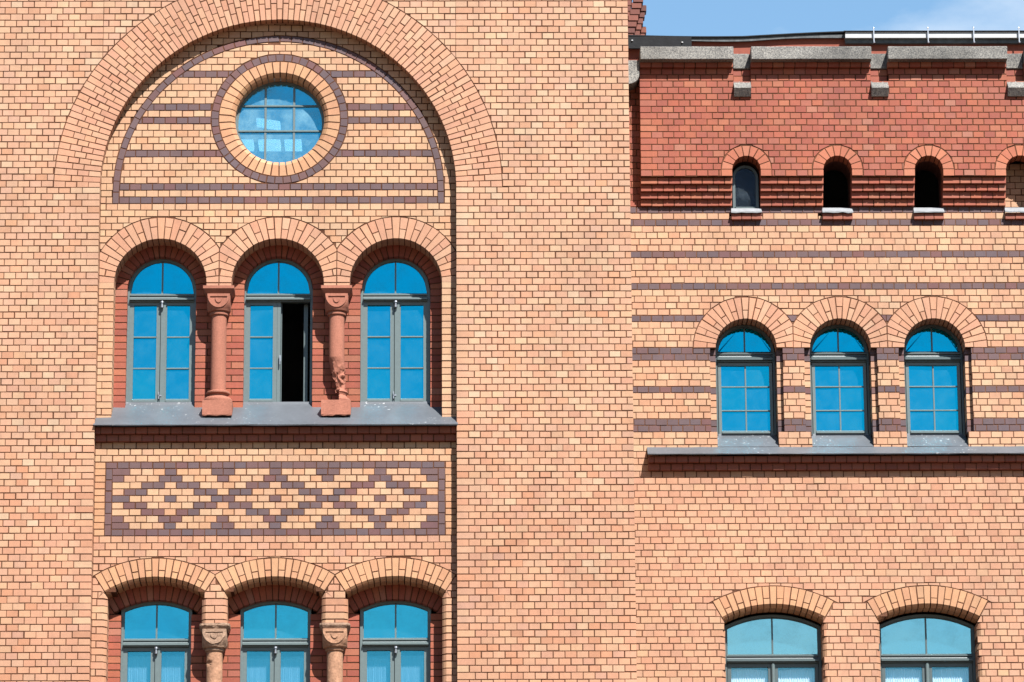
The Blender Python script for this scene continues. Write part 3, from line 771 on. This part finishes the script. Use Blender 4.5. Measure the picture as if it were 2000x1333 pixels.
for k, (xa, xb, ya, yb, za, lab) in enumerate([(-2.50, -2.36, 2.85, 3.15, 17.845, 'left of the three glowing panels imitating reflections low in the round window'), (-2.30, -2.04, 2.85, 3.15, 17.845, 'middle of the three glowing panels imitating reflections low in the round window'),
                                (-1.99, -1.79, 2.85, 3.15, 17.845, 'right of the three glowing panels imitating reflections low in the round window'), (-2.30, -2.02, 2.3, 2.5, 17.93, 'single glowing panel imitating a reflection in the middle pane of the round window')]):
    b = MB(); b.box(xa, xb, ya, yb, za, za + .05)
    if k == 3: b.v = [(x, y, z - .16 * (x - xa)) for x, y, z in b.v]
    tag(b.build('reflection_panel', M_GLOW), lab, 'light_patch', 'glowing panels added as reflections behind the round window')
# zinc sill of the upper windows
n = 25
rows = []
xs_ = [XL - .012 + (XR - XL + .024) * k / (n - 1) for k in range(n)]
rows.append([(x, -.032, 13.628 + random.gauss(0, .0012)) for x in xs_])
rows.append([(x, -.038, 13.640 + random.gauss(0, .0012)) for x in xs_])
rows.append([(x, .10, 13.742 + random.gauss(0, .002)) for x in xs_])
rows.append([(max(XL + .1, min(XR - .1, x)), .40, 13.952 + random.gauss(0, .0015)) for x in xs_])
rows.append([(max(XL + .1, min(XR - .1, x)), .48, 14.012) for x in xs_])
rows.append([(max(XL + .1, min(XR - .1, x)), .482, 14.035) for x in xs_])
zsheet(tower, 'window_sill', rows)

# ------------------------------------------------------------------ sandstone columns
def rough(amp, sc, seed):
    o = Vector((seed * 3.1, seed * 1.7, seed))
    def f(x, y, z):
        v = Vector((x, y, z)); d = noise.noise_vector(v * sc + o) * amp + noise.noise_vector(v * sc * 3 + o) * amp * .45
        return (x + d.x, y + d.y, z + d.z)
    return f
def cushion(m, cx, cy, zt, a, r, h, fx=None, n=64, L=18):
    prof = []
    for i in range(L + 1):
        t = i / L; d = h * (1 - t) * .76        # distance below the top, cushion slightly stilted
        rho = math.sqrt(max(r * r, 2 * a * a - d * d)) if d < a else max(r, a - (a - r) * ((d - a) / (h - a)) ** .6 if h > a else r)
        if d >= a: rho = r + (a - r) * math.sqrt(max(0, 1 - ((d - a) / max(.001, h * .76 - a)) ** 2))
        row = []
        for k in range(n):
            th = 2 * math.pi * (k + .5) / n; c, s = abs(math.cos(th)), abs(math.sin(th))
            q = min(rho, a / max(c, s)); row.append((cx + q * math.cos(th), cy + q * math.sin(th), zt - d / .76))
        prof.append(row)
    v = [p for row in prof for p in row]
    if fx: v = [fx(*p) for p in v]
    f = [(i * n + k, i * n + (k + 1) % n, (i + 1) * n + (k + 1) % n, (i + 1) * n + k) for i in range(L) for k in range(n)]
    f += [tuple(range(n - 1, -1, -1)), tuple(L * n + k for k in range(n))]
    m.add(v, f)
def shield(m, cx, yf, zt, a, fx=None):
    """half-round shield with a sunk field and a small boss"""
    k = MB(); n = 20
    k.strip([(cx - .74 * a * math.cos(math.pi * i / n), zt - .12 * a - .70 * a * math.sin(math.pi * i / n)) for i in range(n + 1)],
            [(cx - .97 * a * math.cos(math.pi * i / n), zt - .02 * a - .95 * a * math.sin(math.pi * i / n)) for i in range(n + 1)], yf - .011, yf + .01)
    k.box(cx - .95 * a, cx + .95 * a, yf - .0115, yf + .01, zt - .20 * a, zt - .002)
    pts = [(cx - .3 * a * math.cos(math.pi * i / 12), zt - .30 * a - .34 * a * math.sin(math.pi * i / 12)) for i in range(13)]
    k.prism(pts, yf - .010, yf + .01)
    k.v = [(x, y, zt - (zt - z) * 1.28) for x, y, z in k.v]
    v = [fx(*p) for p in k.v] if fx else k.v
    m.add(v, k.f)
YC = .262
def column(cx, state):
    colm = empty('column', tower); mat = M_SAND
    m = MB(); a = .172
    m.box(cx - a, cx + a, YC - a, YC + .12, 15.236, 15.268)
    m.add([(cx - a + .004, YC - a + .004, 15.236), (cx + a - .004, YC - a + .004, 15.236), (cx + a - .004, YC + .12, 15.236), (cx - a + .004, YC + .12, 15.236),
           (cx - a + .038, YC - a + .042, 15.19), (cx + a - .038, YC - a + .042, 15.19), (cx + a - .038, YC + .11, 15.19), (cx - a + .038, YC + .11, 15.19)],
          [(0, 4, 5, 1), (1, 5, 6, 2), (2, 6, 7, 3), (3, 7, 4, 0), (7, 6, 5, 4)])
    m.build('abacus', mat, colm, fixn=True)
    m = MB(); cushion(m, cx, YC, 15.187, .129, .098, .195); cap = m.build('capital', mat, colm, smooth=True, fixn=True)
    m = MB(); shield(m, cx, YC - .129, 15.187, .129); m.build('shield', mat, colm, fixn=True)
    m = MB(); m.lathe([(.088, 14.955), (.102, 14.962), (.106, 14.975), (.102, 14.988), (.096, 14.996)], cx, YC, 40); m.build('neck_ring', mat, colm, smooth=True)
    zb = 13.955
    if state == 0:
        m = MB(); m.lathe([(.0865, 14.09), (.0862, 14.3), (.0855, 14.6), (.085, 14.96)], cx, YC, 48, fx=rough(.0012, 9, 2)); m.build('shaft', mat, colm, smooth=True)
        m = MB(); prof = [(.155, zb - .004), (.160, zb + .02), (.158, zb + .04), (.142, zb + .058), (.118, zb + .064), (.100, zb + .072), (.098, zb + .092), (.112, zb + .100)]
        prof += [(.126, zb + .104), (.130, zb + .115), (.126, zb + .128), (.108, zb + .136), (.088, zb + .14)]
        m.lathe(prof, cx, YC, 48, fx=rough(.002, 12, 5)); m.build('base', mat, colm, smooth=True)
        fz = None
    else:
        # the lower end of the shaft has spalled away: a wasted stump is left, leaning to the right
        def broken(x, y, z):
            t = max(0, min(1, (14.47 - z) / .33))
            ang = math.atan2(y - YC, x - cx); side = .5 - .5 * math.cos(ang - .25)      # 1 on the left
            k = 1 - t * (.18 + .62 * side)
            front = max(0, -math.sin(ang)) * t * .38
            px = cx + (x - cx) * k + t * .022; py = YC + (y - YC) * (k * (1 - front)) + .01 * t
            if t > .02:
                nv = noise.noise_vector(Vector((x * 19, y * 19, z * 15))) * .024 * min(1, t * 2.2) + noise.noise_vector(Vector((x * 46, y * 46, z * 40))) * .011 * min(1, t * 3)
                return (px + nv.x, py + nv.y, z + nv.z * .6)
            return (px, py, z)
        m = MB(); prof = [(.0865, 14.085 + .0095 * k) for k in range(46)] + [(.086, 14.55), (.0855, 14.7), (.085, 14.96)]
        m.lathe(prof, cx, YC, 56, fx=broken); m.build('shaft', mat, colm, smooth=True)
        m = MB(); prof = [(.155, zb - .004), (.160, zb + .02), (.150, zb + .045), (.125, zb + .06), (.112, zb + .08), (.118, zb + .098), (.130, zb + .113), (.122, zb + .13), (.085, zb + .16)]
        def chip(x, y, z):
            if x < cx + .035: x = cx + .035 + (x - cx - .035) * .04 + noise.noise(Vector((z * 30, y * 30, 1))) * .012
            return (x, y, z)
        m.lathe(prof, cx, YC, 48, fx=chip); m.build('base', mat, colm, smooth=False)
    m = MB(); n = 10
    v = []
    for i in range(n + 1):
        for k in range(n + 1):
            u = -.163 + .326 * i / n; zz = 13.77 + (zb - 13.77) * k / n
            e = .006 * noise.noise(Vector((u * 30, zz * 30, cx))) + (.022 * max(0, noise.noise(Vector((u * 22, 3.3, cx)))) + .006 if k == 0 else 0)
            v.append((cx + u, YC - .163 + (e if k < 2 else e * .3), zz + (e if k == 0 else 0)))
    f = [(i * (n + 1) + k, (i + 1) * (n + 1) + k, (i + 1) * (n + 1) + k + 1, i * (n + 1) + k + 1) for i in range(n) for k in range(n)]
    nb = len(v); v += [(cx - .163, YC + .12, 13.9), (cx + .163, YC + .12, 13.9), (cx + .163, YC + .12, zb), (cx - .163, YC + .12, zb)]
    f += [tuple([0 * (n + 1) + k for k in range(n + 1)] + [nb + 3, nb]), tuple([n * (n + 1) + k for k in range(n, -1, -1)] + [nb + 1, nb + 2]),
          tuple([i * (n + 1) + n for i in range(n + 1)] + [nb + 2, nb + 3]), tuple([i * (n + 1) for i in range(n, -1, -1)] + [nb, nb + 1])]
    m.add(v, f); m.build('plinth', mat, colm, fixn=True)
column((WX[0] + WX[1]) / 2, 0); column((WX[1] + WX[2]) / 2, 1)
def low_column(cx, state):
    colm = empty('column', tower); mat = M_LIME if state else M_SANDW
    fx = rough(.008 if state else .003, 17, 3 + state)
    m = MB(); a = .15
    prof = []
    def eroded(x, y, z):
        p = fx(x, y, z); t = max(0, (z - 11.40) / .05)
        k = 1 - (.12 if state else .07) * max(0, noise.noise(Vector((x * 12, y * 12, 4 + state)))) * t
        return (cx + (p[0] - cx) * k, YC + (p[1] - YC) * k, p[2])
    k_ = MB(); n = 12
    # worn abacus
    for i in range(4): pass
    q = MB(); L = 6; N = 40
    for i in range(L + 1):
        t = i / L; w = .138 + .030 * min(1, t * 1.6); zz = 11.385 + .066 * t
        for k in range(N):
            th = 2 * math.pi * (k + .5) / N; c, s = math.cos(th), math.sin(th); rr_ = w / max(abs(c), abs(s)); rr_ = min(rr_, w * 1.28)
            q.v.append(eroded(cx + rr_ * c, YC + rr_ * s * .95, zz))
    q.f = [(i * N + k, i * N + (k + 1) % N, (i + 1) * N + (k + 1) % N, (i + 1) * N + k) for i in range(L) for k in range(N)] + [tuple(L * N + k for k in range(N))]
    q.c = [(1, 1, 1)] * len(q.f); q.build('abacus', M_LIME, colm, fixn=True)
    m = MB(); cushion(m, cx, YC, 11.392, .134, .10, .205, fx=rough(.005 if state else .002, 20, 7 + state)); m.build('capital', mat, colm, smooth=True, fixn=True)
    m = MB(); shield(m, cx, YC - .134, 11.392, .134, fx=rough(.006 if state else .002, 20, 7 + state)); m.build('shield', mat, colm, fixn=True)
    m = MB(); m.lathe([(.086, 11.155), (.102, 11.162), (.107, 11.175), (.102, 11.188), (.096, 11.195)], cx, YC, 40, fx=rough(.002, 15, 1)); m.build('neck_ring', mat, colm, smooth=True)
    def pit(x, y, z):
        d = math.hypot((x - cx + .055) / .026, (z - 11.03) / .024)
        if state and y < YC and d < 1.4: y += .03 * max(0, 1 - d / 1.4); x += .006 * math.sin(z * 200)
        return (x, y, z)
    m = MB(); m.lathe([(.0885, 10.0 + .05 * k) for k in range(17)] + [(.088, 10.85 + .012 * k) for k in range(27)], cx, YC, 64, fx=pit); m.build('shaft', M_SANDW, colm, smooth=True)
low_column((WX[0] + WX[1]) / 2, 1); low_column((WX[1] + WX[2]) / 2, 0)

# ================================================================== THE WING
wing = empty('brick_wing', None, (2, 0, 0)); wing.location = (0, 0, 0)
tag(wing, 'lower tan and red brick wing with dark stripes and granite coping under the sky', 'building')
S, SR = 1.8, 1.6; CW = .0769; W0 = 14.023
YG = 2.05
X0, X1 = 1.90, 7.0
VX = [3.3695, 4.4525, 5.5355]; VR, VO, VZ = .35, .61, 15.016
rowz = lambda k: W0 + CW * k
mw = .1287
ws = []
w_w = part(wing, 'front_wall')
STR = {34, 32, 27, 22, 17, 12, 11, 6, 1, 0}
ob_v = [obst(arc(x, VZ, VO, 0, 180, 40), arc(x, VZ, VO - .1, 0, 180, 30)) for x in VX]
SX = [3.402, 4.4575, 5.515, 6.5725]
op_v = [obst([(x - .4175, rowz(0)), (x + .4175, rowz(0)), (x + .4175, VZ), (x - .4175, VZ)], None, 1) for x in VX]
op_b = [obst([(x - VR, 13.0), (x + VR, 13.0), (x + VR, rowz(0) + .001), (x - VR, rowz(0) + .001)], None, 1) for x in VX]
op_s = [obst([(x - .165, 16.60), (x + .165, 16.60), (x + .165, 16.8), (x - .165, 16.8)], None, 1) for x in SX]
zw = [rowz(k) for k in range(-4, 36)]
def wk(r, i, x, z):
    k = r - 4
    if k in STR: return (CLK, 'clinker_brick')
    return ((WING if k > -4 else WINGL), 'brick')
field(w_w, X0, X1, zw, S, .12, mw, lambda r: mw * (1 if r % 2 else .5) + .018 * (r % 3), WING, obst=ob_v, opens=op_v + op_b + op_s, kind=wk,
      mcol=lambda: random.choice(MORTARW))
# stepped inner jambs of the three windows
zjj = [rowz(k) for k in range(0, 13)] + [VZ + .004]
for x in VX:
    for s in (-1, 1):
        xa, xb = sorted((x + s * VR, x + s * .47))
        w_j = part(wing, 'window_jamb'); field(w_j, xa, xb, zjj, S + .065, .20, .13, lambda r, xa=xa, xb=xb: [xa, xb], WING, lf=1 if s > 0 else 0, rf=1 if s < 0 else 0,
              kind=lambda r, i, xx, zz: (CLK, 'clinker_brick') if r in STR else None); close(w_j); ws.append(w_j)
for k, x in enumerate(VX):
    w = part(wing, 'window_arch'); lo = -99 if k == 0 else (VX[k - 1] + x) / 2; hi = 99 if k == 2 else (VX[k + 1] + x) / 2
    ring(w, x, VZ, VR, VO, 0, 180, 21, lambda i: [0, 1] if i % 2 else [0, .47 + .08 * random.choice((-1, 1)), 1], S - .001, .26, VOUS, cuts=[(-1, 0, -lo, 0), (1, 0, hi, 0)])
    close(w); ws.append(w)
# ledge
w_l2 = part(wing, 'corbel_ledge')
for k, (yy, za, zb) in enumerate([(S - .055, rowz(-6), rowz(-5)), (S - .11, rowz(-5), rowz(-4) - .004)]):
    xs = breaks(2.225, X1, mw, mw * (.5 if k else 1))
    for i in range(len(xs) - 1): w_l2.put(rect(xs[i], xs[i + 1], za, zb, 1 if i == 0 else 0, 0, 1, 0), yy, S - yy + .1, DKRED(), 'red_brick')
# wall below the ledge
GX = [(3.6145, .549), (5.358, .549)]; GZ = 10.801; GRI, GRO, GA = 1.174, 1.421, 28.9
ob_g = []; op_g = []
for x, h in GX:
    sec = [(x + GRO * math.sin(R(a)), GZ + GRO * math.cos(R(a))) for a in [GA - 2 * GA * k / 24 for k in range(25)]]
    low = [(x - GRI * math.sin(R(GA)), GZ + GRI * math.cos(R(GA))), (x + GRI * math.sin(R(GA)), GZ + GRI * math.cos(R(GA)))]
    inn = [(x + (GRO - .1) * math.sin(R(a)), GZ + (GRO - .1) * math.cos(R(a))) for a in [GA * .9 - 1.8 * GA * k / 24 for k in range(25)]]
    ob_g.append(obst(sec + low, inn + [(x - .3, GZ + 1.0), (x + .3, GZ + 1.0)]))
    zs_ = GZ + GRI * math.cos(R(GA))
    op_g.append(obst([(x - h, 9.9), (x + h, 9.9), (x + h, zs_ + .01), (x - h, zs_ + .01)], None, 2))
zd = [rowz(k) - .00 for k in range(-48, -3)]
field(w_w, X0, X1, zd, S, .26, mw, lambda r: mw * (.5 if r % 2 else 1) + .018 * (r % 3), WINGL, obst=ob_g, opens=op_g, mcol=lambda: random.choice(MORTARW))
for x, h in GX:
    w = part(wing, 'window_arch')
    ring(w, x, GZ, GRI, GRO, 90 - GA, 90 + GA, 17, lambda i: [0, 1] if i % 2 == 0 else [0, .42, 1], S - .001, .265, VOUSL, inner=2)
    close(w); ws.append(w)
# red upper storey, corbelled out over four courses
w_u = part(wing, 'red_upper_wall'); UX = 2.182
RB = 17.022; CR = .0775
zu = [RB + CR * k for k in range(0, 21)]
SZ = 17.106
ob_s = [obst(arc(x, SZ, .293, 0, 180, 24) + [(x - .293, RB - .01), (x + .293, RB - .01)], arc(x, SZ, .22, 0, 180, 24) + [(x - .22, RB - .01), (x + .22, RB - .01)]) for x in SX]
NX = [3.3735, 4.9715, 6.558]          # notches in the parapet
NH = .102
op_n = [obst([(x - NH, rowz(0) * 0 + 18.178), (x + NH, 18.178), (x + NH, 18.9), (x - NH, 18.9)], None, 1) for x in NX]
def redfirst(r): return mw * (1.5 if r % 2 else 1)
zu = [z for z in zu if z < 18.40]
field(w_u, UX, X1, [z for z in zu if z < 18.345], SR, .21, mw, redfirst, RED, 'red_brick', obst=ob_s, opens=op_n, lf=1)
for x in SX:
    ring(w_u, x, SZ, .165, .293, 0, 180, 9, lambda i: [0, 1], SR - .001, .21, REDV, 'voussoir')
    for s in (-1, 1):
        xa, xb = sorted((x + s * .165, x + s * .293)); w_u.put(rect(xa, xb, RB, SZ, 1 if s > 0 else 0, 1 if s < 0 else 0), SR - .001, .21, REDV(), 'voussoir')
cz_ = [16.714, 16.791, 16.868, 16.945, RB]
for k in range(4):
    yy = S - .04 * (k + 1)
    cuts = []
    xs0 = UX
    for x in SX + [9]:
        xe = min(x - .165, X1)
        if xe > xs0 + .1:
            xs = breaks(xs0, xe, mw, mw * (1.5 if (k % 2) else 1))
            for i in range(len(xs) - 1): w_u.put(rect(xs[i], xs[i + 1], cz_[k], cz_[k + 1], 1 if i == 0 else 0, 1 if i == len(xs) - 2 else 0, 1, 0), yy, S - yy + .12, RED(), 'red_brick')
        xs0 = x + .165
field(w_w, X0, 2.33, [rowz(35) + .0775 * k for k in range(24)], S, .12, mw, lambda r: mw * (1 if r % 2 else .5) + .05, RED, 'red_brick')
# two oversailing courses under each coping stone
CST = [(2.187, 3.272), (3.475, 4.873), (5.066, 6.456), (6.66, 7.9)]
w_p = part(wing, 'parapet_corbel')
for x0, x1 in CST:
    x1 = min(x1, X1 + .2)
    for k, (yy, za, zb) in enumerate([(SR - .05, RB + CR * 17, 18.402)]):
        xs = breaks(x0, x1 - .006 + .008 * k, mw, mw * (1.5 if k else 1))
        for i in range(len(xs) - 1): w_p.put(rect(xs[i], xs[i + 1], za, zb, 1 if i == 0 else 0, 1 if i == len(xs) - 2 else 0, 1, 0), yy, .2, RED(), 'red_brick')
for x in NX:
    xs = [x - NH, x, x + NH]
    w_p.put(rect(x - NH, x, 18.265, 18.345), SR + .06, .12, RED(), 'red_brick'); w_p.put(rect(x, x + NH, 18.265, 18.345), SR + .06, .12, RED(), 'red_brick')
    w_p.put(rect(x - NH, x + NH, 18.185, 18.265), SR + .06, .12, RED(), 'red_brick')
# sills and infill of the small openings
for x in SX:
    w_k = part(wing, 'sill_corbel')
    for i in range(3): w_k.put(rect(x - .172 + .1147 * i, x - .172 + .1147 * (i + 1), 16.548, 16.622, 1 if i == 0 else 0, 1 if i == 2 else 0, 1, 0), S - .05, .17, DKRED(), 'red_brick')
    close(w_k); ws.append(w_k)
w_b = part(wing, 'bricked_up_opening')
field(w_b, 6.40, 6.745, [16.66 + .0769 * k for k in range(9)], S + .12, .10, .13, lambda r: .09 if r % 2 else .15, WING)
for w in (w_w, w_l2, w_u, w_p, w_b): close(w); ws.append(w)
finish(wing, ws)
# small metal sill sheets, first opening's little window
for k, x in enumerate(SX):
    zsheet(wing, 'metal_sill', [[(x - .178 + .0595 * i, S - .078, 16.618 + random.gauss(0, .003)) for i in range(7)], [(x - .178 + .0595 * i, S - .08, 16.632 + random.gauss(0, .002)) for i in range(7)],
                                [(x - .172 + .0573 * i, S - .01, 16.688) for i in range(7)], [(x - .162 + .054 * i, S + .06, 16.72) for i in range(7)]], .005, M_TIN)
for x in SX[:3]:       # reveals of the openings, so that they are real holes
    m = MB(); P0 = [(x - .166, 16.62), (x - .166, SZ)] + [(x - .166 * math.cos(math.pi * i / 16), SZ + .166 * math.sin(math.pi * i / 16)) for i in range(1, 16)] + [(x + .166, SZ), (x + .166, 16.62)]
    P1 = [(a + (.02 if a > x else -.02), c + (.02 if c > SZ else 0)) for a, c in P0]
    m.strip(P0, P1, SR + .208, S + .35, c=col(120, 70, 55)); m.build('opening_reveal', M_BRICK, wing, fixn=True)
x = SX[0]; win = empty('window', wing); yw = S + .02
m = MB(); hw = .15; cz0 = 17.075
po = [(x - hw, 16.69), (x - hw, cz0)] + [(x - hw * math.cos(math.pi * i / 16), cz0 + hw * math.sin(math.pi * i / 16)) for i in range(1, 16)] + [(x + hw, cz0), (x + hw, 16.69)]
hi_ = .118; pi_ = [(x - hi_, 16.72), (x - hi_, cz0)] + [(x - hi_ * math.cos(math.pi * i / 16), cz0 + hi_ * math.sin(math.pi * i / 16)) for i in range(1, 16)] + [(x + hi_, cz0), (x + hi_, 16.72)]
m.strip(pi_, po, yw, yw + .05); m.box(x - hi_, x + hi_, yw, yw + .05, 16.69, 16.72); m.build('frame', M_DARKF, win, fixn=True)
m = MB(); m.prism([(a, c) for a, c in pi_][::-1], yw + .02, yw + .024); m.build('pane', M_GLASSD, win, fixn=True)
# windows of the wing
for k, x in enumerate(VX):
    win = empty('window', wing); hw = .346
    arched_frame(win, x, hw, 14.05, 14.915, 15.045, round_top(VZ, hw), YG, M_DARKF, M_GLASS, fw=.026)
    bars_sash(x - hw + .034, x + hw - .034, 14.062, 14.912, YG + .012, .034, .035, .045, [14.345, 14.628], [x + .003], win, M_PAINT, M_GLASS, .016)
for k, (x, h) in enumerate(GX):
    win = empty('window', wing); hw = .548
    arched_frame(win, x, hw, 9.95, 11.385, 11.492, seg_top(GZ - .03, GRI + .0), YG, M_DARKF, M_GLASSC, fw=.03)
    for s in (-1, 1):
        a, c = sorted((x + s * .016, x + s * (hw - .035))); bars_sash(a, c, 10.0, 11.383, YG + .012, .04, .04, .05, [10.5], (), win, M_DARKF, M_GLASSS)
    e = MB(); e.lathe([(.022, 10.0), (.022, 11.37), (.012, 11.385)], x, YG - .004, 14); e.build('meeting_stile', M_PAINT, win)
    for s in (-1, 1):
        curtain(x + s * .03, x + s * (hw - .06), 10.0, 11.335, YG + .088, k, 'white net curtain on the %s of the %s lower window of the wing' % ('left half' if s < 0 else 'right half', 'left' if k == 0 else 'right'), 'net curtains in the lower wing windows')
# zinc sill of the wing's upper windows
n = 41; xs_ = [2.213 + (X1 + .1 - 2.213) * k / (n - 1) for k in range(n)]
def zk(z): return z + random.gauss(0, .0012)
zsheet(wing, 'window_sill', [[(x, S - .170, zk(13.712)) for x in xs_], [(x, S - .175, zk(13.722)) for x in xs_], [(x, S - .004, zk(13.842)) for x in xs_]])
for x in VX:
    zsheet(wing, 'window_sill', [[(x - VR + .003 + (2 * VR - .006) * i / 8, S - .006, 13.846) for i in range(9)], [(x - VR + .003 + (2 * VR - .006) * i / 8, S + .10, 13.92 + random.gauss(0, .002)) for i in range(9)],
                                 [(x - VR + .003 + (2 * VR - .006) * i / 8, YG + .01, 14.045) for i in range(9)], [(x - VR + .003 + (2 * VR - .006) * i / 8, YG + .012, 14.066) for i in range(9)]])
# granite coping, notch stones, brackets
def stone(name, x0, x1, y0, y1, z0, z1, parent, mat=M_GRAN, amp=.003):
    bm = bmesh.new(); bmesh.ops.create_cube(bm, size=1)
    for v in bm.verts: v.co = Vector((x0 + (v.co.x + .5) * (x1 - x0), y0 + (v.co.y + .5) * (y1 - y0), z0 + (v.co.z + .5) * (z1 - z0)))
    bmesh.ops.bevel(bm, geom=bm.edges[:], offset=.008, segments=1, affect='EDGES')
    bmesh.ops.subdivide_edges(bm, edges=[e for e in bm.edges if e.calc_length() > .12], cuts=6, use_grid_fill=True)
    for v in bm.verts: v.co += noise.noise_vector(v.co * 13) * amp
    me = bpy.data.meshes.new(name); bm.to_mesh(me); bm.free(); me.materials.append(mat); o = bpy.data.objects.new(name, me); return link(o, parent)
for x0, x1 in CST: stone('coping_stone', x0, x1, SR - .15, SR + .35, 18.398, 18.558, wing)
for x in NX:
    stone('notch_stone', x - NH + .002, x + NH - .002, SR + .04, SR + .35, 18.347, 18.535, wing)
    m = MB(); m.extx([(SR + .1, 17.985), (SR + .1, 18.19), (SR + .02, 18.185), (SR - .085, 18.088), (SR - .09, 18.07), (SR - .03, 17.985)][::-1], x - NH + .002, x + NH - .004); m.build('bracket_stone', M_GRAN, wing, fixn=True)
m = MB(); q = [(S + .1, 18.12), (S - .02, 18.125), (S - .10, 18.16), (S - .15, 18.22), (S - .165, 18.30), (S - .165, 18.42), (S + .1, 18.42)]
pts = [(2.02, 18.13)] + [(2.06 + .115 * math.sin(R(a)), 18.25 - .115 * math.cos(R(a)) * 1.0) for a in range(0, 91, 10)] + [(2.175, 18.42), (2.02, 18.42)]
m.prism(pts, SR - .06, S + .1); m.build('corner_stone', M_GRAN, wing, fixn=True)
# parapet back, roofing sheets, gutter
b = MB(); b.box(1.98, X1 + .6, SR + .20, SR + .34, 18.5, 18.80, RED()); b.build('parapet_wall', plain('red_render', col(190, 100, 76), .9, 0, [(20, 4, .85, 1.1, None)]), wing)
m = MB(); m.box(2.0, 2.80, SR + .115, SR + .14, 18.63, 18.775); m.build('black_fascia', M_BLACK, wing)
for xx, zz in ((2.105, 18.725), (2.69, 18.70)):
    m = MB(); m.lathe([(.012, zz - .006), (.012, zz + .006)], xx, SR + .110, 10); m.build('bolt', M_WGUT, wing)
def ribbon(name, pts, y0, y1, th, mat):
    m = MB(); up_ = [(x, z + th) for x, z in pts]; m.strip(pts, up_, y0, y1); return m.build(name, mat, wing, fixn=True)
ribbon('roof_sheet', [(2.0 + .1 * i, 18.792 - .012 * math.sin(i * .19) - .0009 * i + (0 if i < 14 else .0045 * (i - 14))) for i in range(27)] + [(4.68, 18.84)], SR + .13, SR + .5, .013, M_BLACK)
ribbon('lead_flashing', [(2.8 + .1 * i, 18.735 - .010 * math.sin(i * .4) + (0 if i < 7 else .004 * (i - 7))) for i in range(19)], SR + .15, SR + .17, .042, M_FLASH)
m = MB(); m.box(4.60, X1 + .6, SR + .10, SR + .2, 18.752, 18.822); m.build('gutter', M_WGUT, wing)
m = MB(); m.box(4.58, X1 + .6, SR + .08, SR + .5, 18.824, 18.834); m.build('gutter_rim', M_BLACK, wing)
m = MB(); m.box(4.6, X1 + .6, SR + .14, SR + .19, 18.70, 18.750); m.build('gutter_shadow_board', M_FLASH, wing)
for xx in (4.93, 5.565, 6.10, 6.63):
    m = MB(); m.box(xx - .006, xx + .006, SR + .06, SR + .078, 18.69, 18.856); m.box(xx - .006, xx + .012, SR + .062, SR + .1, 18.68, 18.69); m.lathe([(.009, 18.853), (.011, 18.860), (.009, 18.868), (.003, 18.870)], xx, SR + .07, 10); m.build('gutter_bracket', M_STEEL, wing)
# corbelled red brick gable end seen behind the tower's corner
w_g = part(wing, 'corbelled_gable')
for r in range(12):
    z0 = 18.80 + .074 * r
    for k in range(3):
        xo = 2.05 + .062 * k + .020 * r - (.02 if r < 2 else 0); yy = 2.3 - .12 * k * 0 + .10 * k - .01 * r
        if xo + .07 < 2.33: w_g.put(rect(xo - .06, xo + .055, z0, z0 + .074, 1, 1, 1, 0), yy, .14, GABLE(), 'red_brick')
    w_g.put(rect(1.8, 2.05 + .01 * r, z0, z0 + .074, 0, 1, 0, 0), 2.55, .2, GABLE(), 'red_brick')
close(w_g); finish(wing, [w_g])
# plain masses behind and beyond
b = MB(); b.box(1.975, X1 + 1.2, S + .002, S + .25, 0, 10.32); b.build('lower_wall', M_WALL, wing)
b = MB(); b.box(X1 + .02, X1 + 1.2, S + .002, S + .25, 10.33, 18.4); b.build('outer_wall', M_WALL, wing)
room(1.98, X1 + 1.1, S + .24, 6, 9.6, 13.3, wing); room(1.98, X1 + 1.1, S + .24, 6, 13.4, 16.3, wing); room(1.98, X1 + 1.1, S + .1, 6, 16.4, 18.7, wing)
